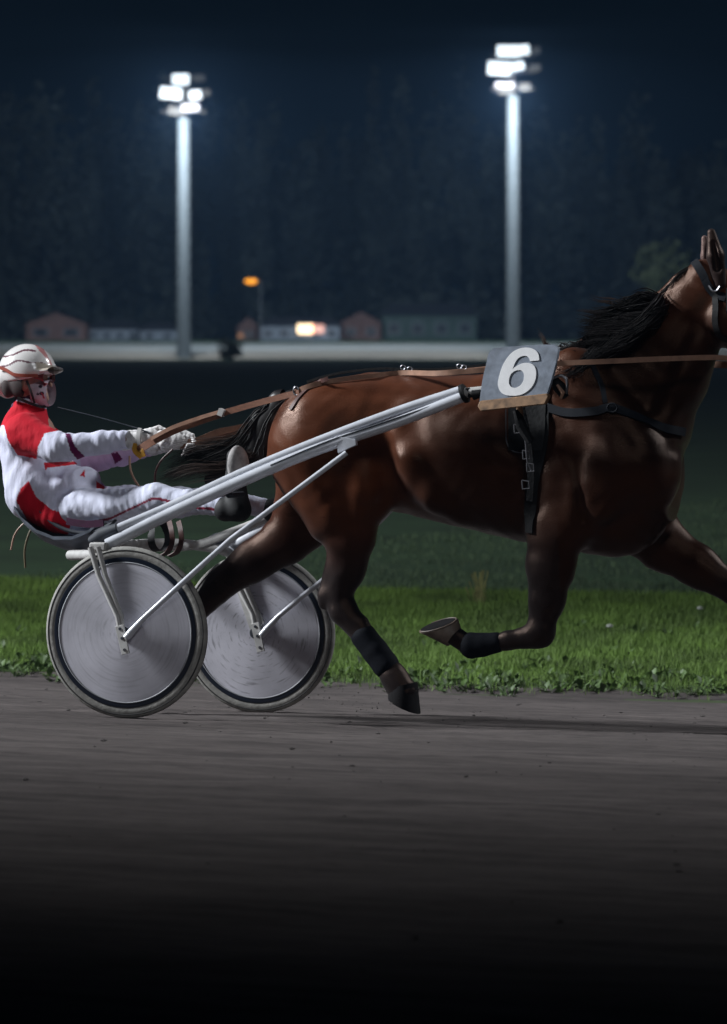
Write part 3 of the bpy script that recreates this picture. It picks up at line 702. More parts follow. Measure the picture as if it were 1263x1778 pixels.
# muscle grooves
H.cone(q3(935, 770, .365), q3(925, 880, .375), .012, .02, 1, .05, True)
H.cone(q3(1000, 800, .37), q3(1015, 900, .385), .008, .012, 1, .04, True)
H.cone(q3(1195, 560, .55), q3(1130, 700, .49), .008, .010, 1, .07, True)
H.noise(.0020, lambda X, Y, Z: np.sin(X * 38 + 3 * np.sin(Z * 17)) * np.sin(Z * 33 + 2 * np.sin(X * 21)) + .5 * np.sin(Y * 50 + X * 12))
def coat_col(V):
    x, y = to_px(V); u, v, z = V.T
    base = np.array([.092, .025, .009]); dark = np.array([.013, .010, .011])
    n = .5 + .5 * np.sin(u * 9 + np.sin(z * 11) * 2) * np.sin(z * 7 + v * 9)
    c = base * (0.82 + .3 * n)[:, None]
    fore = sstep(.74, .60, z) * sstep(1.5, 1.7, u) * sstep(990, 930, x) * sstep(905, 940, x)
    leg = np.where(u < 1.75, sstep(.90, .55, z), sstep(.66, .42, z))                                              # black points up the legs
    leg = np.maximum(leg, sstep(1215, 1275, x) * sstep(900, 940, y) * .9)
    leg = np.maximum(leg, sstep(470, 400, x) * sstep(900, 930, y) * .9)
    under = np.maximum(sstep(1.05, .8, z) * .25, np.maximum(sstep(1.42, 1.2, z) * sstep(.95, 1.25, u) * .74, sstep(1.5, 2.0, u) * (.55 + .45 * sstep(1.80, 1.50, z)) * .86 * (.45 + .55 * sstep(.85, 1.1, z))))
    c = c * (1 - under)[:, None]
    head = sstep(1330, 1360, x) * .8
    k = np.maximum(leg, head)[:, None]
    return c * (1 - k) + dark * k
hb = np.array(Q(640, 1240, VC)); hb[2] = VC * BANK
horse = rig_thing('horse', hb, 'dark bay trotting horse pulling the two wheeled racing cart', 'horse')
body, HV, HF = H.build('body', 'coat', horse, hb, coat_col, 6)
tree_h = BVHTree.FromPolygons([tuple(a) for a in HV], [tuple(f) for f in HF.tolist()])
def onbody(px, py, off=.006, vdef=.4):
    d = (Q(px, py, .3) - CAML).normalized(); hit, nrm, i, dist = tree_h.ray_cast(CAML, d)
    if hit is None: return Q(px, py, vdef), Vector((0, -1, 0))
    if nrm.dot(d) > 0: nrm = -nrm
    return hit + nrm * off, nrm
def bodystrap(pts, width, thick=.004, off=.006, n=10):
    """strap lying on the body along the photo pixels pts"""
    pp = crom([Vector((a, b, 0)) for a, b in pts], n); L_ = []; N_ = []
    for q in pp:
        h_, nn = onbody(q.x, q.y, off); L_.append(h_); N_.append(nn)
    for _ in range(3):
        L_ = [L_[0]] + [(L_[i - 1] + L_[i] * 2 + L_[i + 1]) / 4 for i in range(1, len(L_) - 1)] + [L_[-1]]
    sd = []
    for i in range(len(L_)):
        t = (L_[min(i + 1, len(L_) - 1)] - L_[max(i - 1, 0)]).normalized(); sd.append(N_[i].cross(t))
    return MB().ribbon(L_, width, sd, thick)

# ears
def ear(px0, py0, px1, py1, v, wpx, dark):
    nrm = np.array([.35, -1, 0]) * .016; e = SDF(A3(Q(min(px0, px1) - 40, max(py0, py1) + 40, v - .09)), A3(Q(max(px0, px1) + 40, min(py0, py1) - 30, v + .09)), .004)
    A, B = q3(px0, py0, v), q3(px1, py1, v); m_ = A * .45 + B * .55
    e.cone(A, m_, wpx * .8 * p / 1.15, wpx * p, .8, .015); e.cone(m_, B, wpx * p, wpx * .48 * p, .8, .01); e.cone(A * .7 + B * .3 + nrm * 1.2, A * .2 + B * .8 + nrm * 1.2, wpx * .42 * p, wpx * .2 * p, .8, .012, True)
    nrm = np.array([.35, -1, 0]) * .016
    if 0: e.cone(A * .62 + B * .38 + nrm * 1.5, A * .15 + B * .85 + nrm * 1.0, wpx * .5 * p, 2 * p, .8, .012, True)
    col = np.array([.022, .014, .014]) if dark else np.array([.13, .085, .08])
    e.build('ear', 'coat', horse, hb, lambda V: np.tile(col, (len(V), 1)), 3)
ear(1251, 492, 1236, 404, .60, 15.5, True); ear(1236, 482, 1224, 414, .70, 12, False)
# eyes
for sv in (.572, .768):
    mb = MB(); c = Q(1293, 536, sv); ns = 10
    V_ = []; 
    mb.lathe_y(c, [(0.0, -.016), (.008, -.0145), (.013, -.009), (.015, 0), (.013, .009), (0, .016)], 16); mb.build('eye', 'black', horse, hb)
# hooves
def hoof(pts_top, pts_bot, v, half, m, tilt=0, sole=None):
    """hoof as a tapered block: rim near the hairline -> ground surface, outlines in photo pixels (front, back)"""
    mb = MB(); n = 20; rings = []
    for f in (0, .15, .6, 1.0):
        a = q3(*[pts_top[0][i] * (1 - f) + pts_bot[0][i] * f for i in (0, 1)], v); b = q3(*[pts_top[1][i] * (1 - f) + pts_bot[1][i] * f for i in (0, 1)], v)
        c = (a + b) / 2; r = (a - b) / 2; hw = half * (.82 + .24 * f)
        rings.append([c + r * math.cos(t) + np.array([0, hw * math.cos(tilt * f), hw * math.sin(tilt * f)]) * math.sin(t) for t in [2 * math.pi * k / n for k in range(n)]])
    V_ = [q for r in rings for q in r]
    Fc = [(i * n + k, i * n + (k + 1) % n, (i + 1) * n + (k + 1) % n, (i + 1) * n + k) for i in range(3) for k in range(n)]
    Fc += [tuple(range(n))[::-1], tuple(3 * n + k for k in range(n))]
    mb.add(V_, Fc); ho = mb.build('hoof', m, horse, hb)
    if sole:                                                             # shoe on the ground surface
        c = np.mean(rings[3], 0); s0 = MB()
        n0 = np.cross(rings[3][5] - c, rings[3][0] - c); n0 /= np.linalg.norm(n0)
        if np.dot(n0, c - np.mean(rings[0], 0)) < 0: n0 = -n0
        s0.prism([Vector(c + (q - c) * .9 + n0 * .001) for q in rings[3]], Vector(n0 * .004)); so0 = s0.build('sole', 'hoofd', ho, hb)
        s_ = MB(); c = np.mean(rings[3], 0); nrm = np.cross(rings[3][5] - c, rings[3][0] - c); nrm /= np.linalg.norm(nrm)
        if np.dot(nrm, c - np.mean(rings[0], 0)) < 0: nrm = -nrm
        s_.tube([Vector(c + (rings[3][k % n] - c) * .93 + nrm * .004) for k in range(3, n + 4 - 6 + 3)][:16], .0035, 6); s_o = s_.build('horseshoe', 'hoof', ho, None)
        s_o.data.transform(Matrix.Translation(-Vector(hb)))
    return ho
hoof(((724, 1184), (676, 1196)), ((729, 1240), (676, 1212)), VN + .02, 27 * p, 'hoofd')
hoof(((778, 1122), (800, 1092)), ((729, 1095), (795, 1078)), FN, 24 * p, 'hoof', tilt=.34, sole=True)
hoof(((290, 1178), (256, 1180)), ((298, 1218), (250, 1220)), VF - .07, 24 * p, 'hoofd')
hoof(((1430, 1128), (1408, 1158)), ((1470, 1140), (1430, 1178)), FF, 24 * p, 'hoofd')
# leg wraps
def wrap(pts, v, rads, kv=.9, nm='leg_wrap'):
    s = SDF(np.min([q3(a, b, v) for a, b in pts], 0) - .09, np.max([q3(a, b, v) for a, b in pts], 0) + .09, .006)
    for i in range(len(pts) - 1): s.cone(q3(*pts[i], v), q3(*pts[i + 1], v), rads[i] * p, rads[i + 1] * p, kv, .01)
    s.build(nm, 'boot', horse, hb, None, 3)
wrap([(632, 1105), (652, 1131), (670, 1155)], VN + .02, [23, 23, 24]); wrap([(862, 1116), (838, 1120), (820, 1121)], FN, [18, 20, 23])
wrap([(316, 1090), (295, 1118), (276, 1140)], VF - .06, [21, 22, 23]); wrap([(1335, 1072), (1360, 1092), (1385, 1112)], FF, [20, 21, 22])

# hair
def strands(name, m, parent, base, specs, seed=1, rad=.0022, n=9):
    """specs: list of (list of control points, spread at each, count)"""
    r = np.random.default_rng(seed); V_ = []; F_ = []
    for cps, spr, cnt, lenv in specs:
        cps = np.array([A3(c) for c in cps]); m_ = len(cps)
        tt = np.linspace(0, 1, m_)
        for i in range(cnt):
            off = r.normal(0, 1, 3) * .6; off2 = r.normal(0, .22, (m_, 3)); end = 1 - lenv * r.uniform() ** 1.5
            t = np.linspace(0, end, n); sp = np.interp(t, tt, spr)
            pts = np.stack([np.interp(t, tt, cps[:, j] + 0) for j in range(3)], 1)
            ctrl = np.array([Vector(c) for c in cps]); 
            cr = np.array([list(x) for x in crom([tuple(c) for c in cps], 8)]); ti = np.linspace(0, 1, len(cr))
            pts = np.stack([np.interp(t, ti, cr[:, j]) for j in range(3)], 1)
            o2 = np.stack([np.interp(t, tt, off2[:, j]) for j in range(3)], 1)
            pts = pts + (off + o2 * t[:, None] ** .7) * sp[:, None] + .22 * sp[:, None] * np.sin(t * 5 + r.uniform(0, 6))[:, None] * t[:, None] * r.normal(0, .5, 3)
            tan = np.gradient(pts, axis=0); tan /= np.linalg.norm(tan, axis=1)[:, None] + 1e-9
            a = np.cross(tan, (0, 1, .2)); a /= np.linalg.norm(a, axis=1)[:, None] + 1e-9; b = np.cross(tan, a)
            rr = rad * np.clip((1 - t / end) * 1.6 + .12, 0, 1) * r.uniform(.6, 1.5); k0 = len(V_)
            for j in range(n):
                for q in range(3):
                    an = 2.094 * q; V_.append(tuple(pts[j] + (a[j] * math.cos(an) + b[j] * math.sin(an)) * rr[j]))
            for j in range(n - 1):
                for q in range(3): F_.append((k0 + j * 3 + q, k0 + j * 3 + (q + 1) % 3, k0 + j * 3 + 3 + (q + 1) % 3, k0 + j * 3 + 3 + q))
    return link_mesh(name, V_, F_, m, parent, True, base=base)
# tail
T = SDF(A3(Q(330, 880, .45)), A3(Q(540, 640, .95)), .008)
T.chain([q3(512, 690, .64), q3(488, 700, .64), q3(462, 735, .63), q3(440, 790, .62)], [14 * p, 22 * p, 26 * p, 30 * p], .8, .03)
T.chain([q3(462, 745, .63), q3(440, 800, .62), q3(400, 825, .60), q3(350, 835, .60)], [30 * p, 30 * p, 20 * p, 6 * p], .7, .03)
tailo, _, _ = T.build('tail', 'hair', horse, hb, None, 3)
tl = [([Q(508, 684, .64), Q(470, 712, .63), Q(445, 765, .62), Q(425, 805, .60), Q(370, 835, .58)], [.012, .03, .035, .03, .03], 260, .3),
      ([Q(500, 690, .64), Q(455, 728, .62), Q(420, 775, .60), Q(360, 800, .58), Q(285, 832, .56)], [.012, .03, .03, .03, .032], 330, .45),
      ([Q(490, 694, .64), Q(445, 735, .62), Q(400, 775, .60), Q(340, 785, .58), Q(275, 815, .56)], [.012, .022, .025, .03, .035], 120, .5),
      ([Q(500, 700, .64), Q(474, 735, .63), Q(466, 780, .62), Q(455, 815, .60), Q(420, 835, .58)], [.012, .025, .028, .02, .02], 160, .3)]
strands('tail_hair', 'hair', tailo, None, tl, 3, .0026); tailo.children[0].data.transform(Matrix.Translation(-Vector(hb)))
strands('tail_hair', 'hairb', tailo, None, [([Q(450, 730, .61), Q(410, 765, .59), Q(350, 775, .57), Q(290, 790, .55)], [.015, .02, .025, .035], 90, .5),
        ([Q(440, 790, .56), Q(390, 812, .54), Q(335, 815, .53), Q(270, 838, .53)], [.02, .02, .03, .02], 90, .4)], 4, .0014)
for c_ in tailo.children:
    if c_.data.materials[0].name == 'brown_hair': c_.data.transform(Matrix.Translation(-Vector(hb)))
# mane
mspec = []
crest = [(1000, 618), (1020, 608), (1045, 594), (1070, 577), (1095, 562), (1118, 548), (1138, 534), (1152, 522)]
ends = [(954, 608), (975, 609), (996, 606), (1004, 590), (1000, 570), (1004, 552), (1020, 540), (1060, 524)]
for (a, b), (c, d) in zip(crest, ends):
    mspec.append(([Q(a, b + 10, .64), Q((a * .65 + c * .35) - 2, (b * .65 + d * .35) - 6, .58), Q((a * .3 + c * .7), (b * .3 + d * .7) + 4, .53), Q(c, d, .50)], [.020, .024, .024, .024], 80, .65))
    mspec.append(([Q(a + 4, b + 12, .62), Q(a - 10, b + 25, .50), Q((a * .5 + c * .5) - 2, (b * .45 + d * .55) + 26, .46), Q(c + 14, d + 24, .44)], [.024, .028, .022, .016], 70, .5))
for (a, b), (c, d) in zip([(1150, 518), (1162, 503), (1175, 489), (1188, 476), (1200, 465)], [(1124, 540), (1136, 526), (1148, 512), (1160, 499), (1172, 487)]):
    mspec.append(([Q(a, b, .65), Q((a + c) / 2, (b + d) / 2 - 2, .635), Q(c, d, .62)], [.006, .008, .009], 60, .5))
for (a, b) in crest[2:]:
    mspec.append(([Q(a, b, .62), Q(a - 14, b + 22, .49), Q(a - 44, b + 48, .43), Q(a - 74, b + 58, .41)], [.022, .028, .022, .016], 70, .5))
mane = strands('mane', 'hair', horse, hb, mspec, 9, .0028)
WISP = [([Q(1060, 560, .58), Q(1040, 548, .54), Q(1020, 542, .52), Q(1000, 539, .50)], [.012, .014, .012, .01], 22, .6),
   ([Q(1100, 540, .58), Q(1070, 524, .56), Q(1040, 521, .55), Q(1020, 512, .54)], [.012, .014, .012, .012], 18, .6),
   ([Q(962, 606, .65), Q(950, 600, .64), Q(944, 588, .64), Q(938, 577, .64)], [.010, .008, .008, .01], 16, .4),
   ([Q(1030, 604, .56), Q(1000, 606, .54), Q(980, 608, .53), Q(965, 610, .52)], [.012, .014, .012, .008], 30, .5)]
for k_, w_ in enumerate(WISP): strands('mane_wisp', 'hairb', horse, hb, [w_], 10 + k_, .0013)
MN = SDF(A3(Q(985, 660, .42)), A3(Q(1175, 480, .78)), .008)
MN.chain([q3(1012, 618, .60), q3(1050, 585, .59), q3(1095, 555, .60), q3(1140, 520, .62)], [10 * p, 17 * p, 20 * p, 10 * p], .5, .03)
MN.chain([q3(1030, 612, .55), q3(1080, 590, .53), q3(1120, 560, .55)], [9 * p, 18 * p, 14 * p], .5, .03)
MN.build('mane_root', 'hair', horse, hb, None, 2)

# ---- harness worn by the horse
hn = rig_thing('harness', hb, 'black racing harness with saddle pad, girth and breast strap worn by the bay horse', 'harness')
pad = MB()
def patch(poly, off, nx=10, ny=14):
    """quad patch (4 photo corners) draped on the body, with real thickness"""
    (a, b, c, d) = [Vector((x, y, 0)) for x, y in poly]; V_ = []; 
    top = []; bot = []
    for i in range(nx + 1):
        for j in range(ny + 1):
            s_, t_ = i / nx, j / ny; q = (a * (1 - s_) + b * s_) * (1 - t_) + (d * (1 - s_) + c * s_) * t_
            h_, n_ = onbody(q.x, q.y, 0); top.append(h_ + n_ * off); bot.append(h_ + n_ * .001)
    W = ny + 1; F1 = [(i * W + j, i * W + j + 1, (i + 1) * W + j + 1, (i + 1) * W + j) for i in range(nx) for j in range(ny)]
    n = len(top); F2 = [tuple(n + k for k in f)[::-1] for f in F1]
    rim = [i * W for i in range(nx + 1)] + [nx * W + j for j in range(1, W)] + [i * W + ny for i in range(nx - 1, -1, -1)] + [j for j in range(ny - 1, 0, -1)]
    F3 = [(rim[k], rim[(k + 1) % len(rim)], n + rim[(k + 1) % len(rim)], n + rim[k]) for k in range(len(rim))]
    return top + bot, F1 + F2 + F3
pv, pf = patch([(882, 650), (955, 650), (945, 782), (884, 782)], .014); pad.add(pv, pf); pad.build('saddle_pad', 'black', hn, hb)
bodystrap([(879, 712), (879, 745), (881, 768), (890, 782), (905, 786), (920, 785)], .005, .003, .012).build('pad_piping', 'steel', hn, hb)
bodystrap([(948, 640), (945, 700), (943, 760), (936, 800), (925, 840), (922, 890), (922, 925)], .05, .006, .008).build('girth', 'black', hn, hb)
st = MB(); st.ribbon(crom([Q(905, 705, .29), Q(912, 735, .30), Q(920, 790, .31), Q(922, 830, .315), Q(920, 870, .33)], 6), .028, (1, 0, 0), .005); st.build('tie_down_strap', 'black', hn, hb)
for px, py in ((899, 745), (914, 790), (921, 812), (913, 842)):
    bk = MB(); bk.tube([Q(px - 6, py - 8, .275), Q(px + 6, py - 6, .275), Q(px + 7, py + 6, .275), Q(px - 5, py + 7, .275), Q(px - 6, py - 8, .275)], .0032, 6)
    bk.build('buckle', 'steel', hn, hb)
mb = MB(); mb.tube(crom([Q(898, 700, .27), Q(900, 725, .27), Q(912, 760, .27), Q(916, 800, .275), Q(923, 818, .28)], 6), .004, 6); mb.build('cord', 'steel', hn, hb)
mb = MB(); mb.tube(crom([Q(895, 712, .26), Q(899, 750, .26), Q(908, 775, .27)], 5), [.022, .028, .012] + [.012] * 8, 8) if False else mb.tube([Q(897, 712, .27), Q(906, 740, .27), Q(922, 768, .275)], [.016, .024, .018], 8); mb.build('shaft_holder', 'black', hn, hb)
bodystrap([(945, 705), (985, 716), (1035, 714), (1062, 708), (1100, 722), (1150, 742), (1188, 750)], .034, .005, .008).build('breast_strap', 'bluegrey', hn, hb)
mb = MB(); 
h_, n_ = onbody(1064, 710, .016)
mb.tube([h_ + Vector((math.cos(a) * .022, 0, math.sin(a) * .018)) for a in [k * math.pi / 5 for k in range(11)]], .004, 6); mb.build('breast_ring', 'bluegrey', hn, hb)
bodystrap([(1026, 628), (1036, 650), (1046, 672), (1052, 700)], .020, .004, .008).build('neck_strap', 'bluegrey', hn, hb)
# blocks of hardware beside the number board
mb = MB(); mb.tube([Q(962, 660, .28), Q(972, 672, .27), Q(982, 690, .27)], [.020, .026, .016], 10); mb.build('terret_housing', 'black', hn, hb)
mb = MB(); mb.tube(crom([Q(958, 658, .25), Q(975, 652, .25), Q(985, 662, .25), Q(984, 684, .25)], 5), [.006] * 16, 8); mb.build('terret', 'steel', hn, hb)
mb = MB(); mb.tube([Q(968, 668, .24), Q(978, 682, .24), Q(974, 692, .24)], [.006, .010, .006], 8); mb.build('snap_hook', 'leatherl', hn, hb)
# back strap with small fittings on top of the quarters
bs = [Q(535, 663, .66)] + [Q(a, b, .66) for a, b in ((560, 655), (600, 646), (660, 640), (700, 641), (760, 641), (820, 636), (870, 630))]
MB().ribbon(crom(bs, 6), .028, (0, 1, 0), .010).build('back_strap', 'black', hn, hb)
for px, py in ((700, 637), (712, 640), (798, 635), (806, 637)):
    c = Q(px, py + 1, .62); mb = MB(); mb.tube([c + Vector((math.cos(a) * .011, 0, math.sin(a) * .010)) for a in [k * math.pi / 5 for k in range(11)]], .0024, 6)
    mb.build('loop_fitting', 'steel', hn, hb)
bodystrap([(505, 712), (520, 690), (545, 668), (570, 657)], .018, .004, .005).build('crupper', 'leatherd', hn, hb)
bodystrap([(1208, 456), (1222, 478), (1234, 500), (1246, 512), (1262, 518)], .034, .005, .010).build('crown_strap', 'bluegrey', hn, hb)
# bridle
br = rig_thing('bridle', np.array(Q(1300, 560, .67)), 'dark bridle with blue grey crownpiece on the head of the bay horse', 'bridle'); bb = np.array(Q(1300, 560, .67))
bodystrap([(1243, 500), (1245, 530), (1244, 560), (1250, 582)], .026, .005, .010).build('cheek_strap', 'black', br, bb)
bodystrap([(1250, 582), (1275, 592), (1300, 590)], .02, .005, .010).build('throat_lash', 'black', br, bb)
bodystrap([(1300, 560), (1320, 600), (1322, 640)], .024, .005, .010).build('noseband', 'black', br, bb)
mb = MB(); mb.tube(crom([Q(1231, 496, .575), Q(1238, 505, .575), Q(1246, 504, .575), Q(1251, 497, .575)], 4), .005, 6); mb.build('buckle', 'steel', br, bb)
mb = MB(); bl = [Q(1262, 500, .565), Q(1290, 508, .55), Q(1296, 540, .55), Q(1262, 548, .565)]; mb.prism(bl, (0, -.006, 0)); mb.build('blinker', 'black', br, bb)

# ================================================================== SULKY
sb = np.array(Q(220, 1248, .6)); sb[2] = .6 * BANK
sul = rig_thing('racing_sulky', sb, 'white two wheeled racing sulky with covered disc wheels hitched behind the bay horse', 'sulky')
WC = [(Vector(Q(220, 1098, 0)), .3555, 0.0), (Vector(Q(449, 1098, 1.3)), .3555, 1.3)]
def disc_mat(name, dash):
    m = mat(name, (.60, .59, .66),   .42, noise=.38, nscale=3.0, rvar=.12, coat=.15); n = m.node_tree; L = n.links.new; b = n.nodes['Principled BSDF']
    tc = [x for x in n.nodes if x.type == 'TEX_COORD'][0]
    sep = n.nodes.new('ShaderNodeSeparateXYZ'); L(tc.outputs['Object'], sep.inputs[0])
    def mth(op, a, b_=None, v=None):
        q = n.nodes.new('ShaderNodeMath'); q.operation = op; L(a, q.inputs[0])
        if b_ is not None: L(b_, q.inputs[1])
        elif v is not None: q.inputs[1].default_value = v
        return q.outputs[0]
    r = mth('SQRT', mth('ADD', mth('MULTIPLY', sep.outputs[0], sep.outputs[0]), mth('MULTIPLY', sep.outputs[2], sep.outputs[2])))
    ang = mth('ARCTAN2', sep.outputs[2], sep.outputs[0]); cmb = n.nodes.new('ShaderNodeCombineXYZ')
    L(mth('MULTIPLY', r, None, 95), cmb.inputs[0]); L(mth('MULTIPLY', ang, None, 1.2 if not dash else 2.6), cmb.inputs[1])
    t = n.nodes.new('ShaderNodeTexNoise'); t.inputs['Scale'].default_value = 1.0; t.inputs['Detail'].default_value = 3; L(cmb.outputs[0], t.inputs[0])
    mr = n.nodes.new('ShaderNodeMapRange'); mr.inputs[1].default_value = .56 if dash else .5; mr.inputs[2].default_value = .74 if dash else .8
    mr.inputs[3].default_value = 1; mr.inputs[4].default_value = .45 if dash else .72; L(t.outputs[0], mr.inputs[0])
    old = b.inputs['Base Color'].links[0].from_socket; sc = n.nodes.new('ShaderNodeVectorMath'); sc.operation = 'SCALE'; L(old, sc.inputs[0]); L(mr.outputs[0], sc.inputs['Scale'])
    L(sc.outputs[0], b.inputs['Base Color']); return m
DM = [disc_mat('disc_cover_smooth', False), disc_mat('disc_cover_streaked', True)]
for i, (c, r, v) in enumerate(WC):
    we = bpy.data.objects.new('wheel', None); SC.collection.objects.link(we); we.parent = sul; we.location = c - Vector(sb); we.rotation_euler.z = R(5)
    we['label'] = 'nearer wheel with a plain scuffed disc cover' if i == 0 else 'farther wheel whose disc cover has short dark streaks'
    r0 = r; tw = .021; prof = [(r0 - .046, -tw * .8), (r0 - .034, -tw), (r0 - .012, -tw * .8), (r0 - .003, -tw * .4), (r0, 0), (r0 - .003, tw * .4), (r0 - .012, tw * .8), (r0 - .034, tw), (r0 - .046, tw * .8)]
    MB().lathe_y((0, 0, 0), prof, 120).build('tyre', 'tyre', we)
    MB().lathe_y((0, 0, 0), [(r0 - .013, -tw * .82), (r0 - .015, -tw * .94), (r0 - .017, -tw * .94), (r0 - .019, -tw * .88)], 120).build('tread_band', 'tyred', we)
    MB().lathe_y((0, 0, 0), [(r0 - .046, tw * .7), (r0 - .046, -tw * .7), (r0 - .044, -tw * .96), (r0 - .052, -tw * 1.05), (r0 - .064, -tw * 1.0), (r0 - .066, -tw * .6), (r0 - .066, tw * .6), (r0 - .064, tw), (r0 - .046, tw * .7)], 120).build('rim', 'rim', we)
    MB().lathe_y((0, 0, 0), [(r0 - .063, -tw * 1.02), (r0 - .066, -tw * 1.13), (r0 - .069, -tw * 1.05)], 120).build('rim_edge', 'ring', we)
    cone_d = .018; 
    MB().lathe_y((0, 0, 0), [(r0 - .0685, -tw * 1.0), (r0 * .5, -tw - cone_d * .55), (.06, -tw - cone_d), (.0, -tw - cone_d - .002)], 96).build('disc_cover', DM[i], we)
    MB().lathe_y((0, 0, 0), [(r0 - .0685, tw * .9), (r0 * .5, tw + .01), (.0, tw + .016)], 64).build('disc_cover', DM[i], we)
    MB().lathe_y((0, 0, 0), [(0, -.062), (.010, -.062), (.012, -.052), (.024, -.050), (.027, -.042), (.027, -.030), (.034, -.030)], 24).build('hub', 'rubber', we)

# frame (all in photo traced side view, with true depth v)
def T3(lst): return [Q(*a) for a in lst]
NS = .10
near = [(186, 946, .03), (300, 890, .10), (436, 828, .16), (560, 777, .22), (690, 733, .27), (806, 688, .29)]
mb = MB(); mb.tube(crom(T3(near), 6), [10.5 * p] * 21 + [9.5 * p] * 10, 14); mb.build('shaft', 'white', sul, sb)
nearu = [(204, 918, .05), (300, 877, .12), (436, 814, .18), (560, 763, .23), (690, 714, .28), (806, 676, .30)]
mb = MB(); mb.tube(crom(T3(nearu), 6), [8.2 * p] * 31, 12); mb.build('shaft', 'white', sul, sb)
mb = MB(); pts = crom(T3([(470, 808, .157), (560, 770, .20), (640, 742, .235), (730, 712, .262), (795, 688, .275)]), 5); mb.tube(pts, 1.6 * p, 6); mb.build('shaft_groove', 'rubber', sul, sb)
mb = MB(); mb.tube([Q(804, 684, .29), Q(809, 682, .29)], 17 * p, 14); mb.build('shaft_clip', 'black', sul, sb)
mb = MB(); mb.tube([Q(809, 682, .29), Q(822, 680, .29), Q(850, 676, .29)], [9 * p, 8 * p, 7 * p], 12); mb.build('shaft_tip', 'whitem', sul, sb)
mb = MB(); mb.tube([Q(812, 674, .28), Q(818, 690, .28)], [4 * p, 4 * p], 8); mb.tube([Q(822, 686, .275), Q(836, 683, .275)], [9 * p, 7 * p], 10); mb.build('shaft_fitting', 'black', sul, sb)
def offv(lst, dv, f=lambda x: x): return [(a, b, v) for a, b, v in lst]
# far shaft follows the near one, mirrored across the horse
def mirror(lst):
    o = []
    for a, b, v in lst:
        q = Q(a, b, v); q.y = 1.30 - v; q.z -= .075; o.append(q)
    return o
mb = MB(); mb.tube(crom(mirror(near), 6), 10 * p, 12); mb.build('shaft', 'white', sul, sb)
mb = MB(); mb.tube(crom(mirror(nearu), 6), 8.2 * p, 12); mb.build('shaft', 'white', sul, sb)
# dark sleeves at the rear of the upper tubes
mb = MB(); mb.tube([Q(158, 940, .07), Q(178, 928, .06), Q(206, 917, .05)], [8 * p, 13 * p, 10 * p], 10); mb.build('sleeve', 'rubber', sul, sb)
mu = mirror([(206, 917, .05), (178, 928, .06), (160, 934, .07)])
mb = MB(); mb.tube(mu, [10 * p, 14 * p, 10 * p], 10); mb.build('sleeve', 'rubber', sul, sb)
# crossbar arch and seat rails
mb = MB(); mb.tube(crom([Q(178, 952, .02), Q(200, 948, .15), Q(240, 945, .4), Q(310, 944, .75), Q(372, 952, 1.05), Q(406, 962, 1.28)], 6), [9 * p] * 31, 12); mb.build('axle_arch', 'whitem', sul, sb)
mb = MB(); mb.tube([Q(122, 964, .30), Q(182, 963, .10)], 9 * p, 12); mb.tube([Q(122, 964, .30), Q(150, 960, .75), Q(230, 955, 1.15), Q(330, 948, 1.24)], 7 * p, 10); mb.build('seat_rail', 'whitem', sul, sb)
mb = MB(); mb.tube(crom([Q(312, 950, .7), Q(350, 944, .9), Q(400, 925, 1.1), Q(470, 898, 1.16)], 6), 8 * p, 10); mb.build('side_rail', 'whitem', sul, sb)
# brackets and forks
def strap3(name, a, b, wa, wb, th, m='white', k=6):
    """flat tapered bar between two points, wide face towards the wheel's side"""
    a, b = Vector(a), Vector(b); t = (b - a).normalized(); sd = t.cross(Vector((0, 1, 0))).normalized()
    mb = MB(); mb.prism([a + sd * wa / 2, a - sd * wa / 2, b - sd * wb / 2, b + sd * wb / 2], (0, th, 0)); o = mb.build(name, m, sul, sb, smooth=False)
    md = o.modifiers.new('bevel', 'BEVEL'); md.width = .002; md.segments = 2; return o
def fork(wc, v, top, hub, bracept, shaftpt, vs, inner, vcam):
    # bracket on top
    mb = MB(); mb.box(Q(top[0] + 10, top[1] - 1, v), (.075, .05, .034)); o = mb.build('fork_bracket', 'whitem', sul, sb, smooth=False); o.modifiers.new('b', 'BEVEL').width = .006
    o.modifiers.new('e', 'EDGE_SPLIT')
    for dx, dv in ((-6, 0), (7, .006)):
        mb = MB(); mb.tube([Q(top[0] + dx, top[1], vcam + dv), Q(top[0] + dx * .9 + 14, top[1] + 50, vcam + dv), Q(hub[0] + dx * .55 - 8, hub[1] - 30, vcam + dv), Q(hub[0] + dx * .4 - 4, hub[1] - 4, vcam + dv)], [5.2 * p, 4.6 * p, 4.2 * p, 4.2 * p], 10)
        mb.build('fork_tube', 'whitem', sul, sb)
    # drilled drop-out plate
    a, b = Q(hub[0] - 8, hub[1] - 14, vcam - .01), Q(hub[0] + 3, hub[1] + 36, vcam - .01)
    strap3('dropout_plate', a, b, 17 * p, 15 * p, .008, 'whitem')
    for f in (.12, .45, .85):
        c = a + (b - a) * f; mb = MB(); mb.lathe_y(c, [(0, -.003), (.006, -.003), (.007, .001)], 12); mb.build('bolt', 'rubber' if f < .8 else 'steel', sul, sb)
    # inner leg
    mb = MB(); mb.tube([Q(top[0], top[1], inner), Q(hub[0], hub[1], inner)], [5 * p, 5 * p], 8); mb.build('fork_tube', 'whitem', sul, sb)
    mb = MB(); pa, pb = Q(hub[0] + 4, hub[1] + 8, vcam - .014), Q(hub[0] + 34, hub[1] - 26, vcam)
    mb.tube([pa, Q(hub[0] + 12, hub[1] - 2, vcam - .006), pb, Q((hub[0] + bracept[0]) / 2 + 22, (hub[1] + bracept[1]) / 2 - 18, vcam), Q(*bracept, vcam * .5 + vs * .5), Q(*shaftpt, vs)], [6.5 * p, 6.5 * p, 4.8 * p, 4.8 * p, 4.8 * p, 4.8 * p], 10); mb.build('brace', 'white', sul, sb)
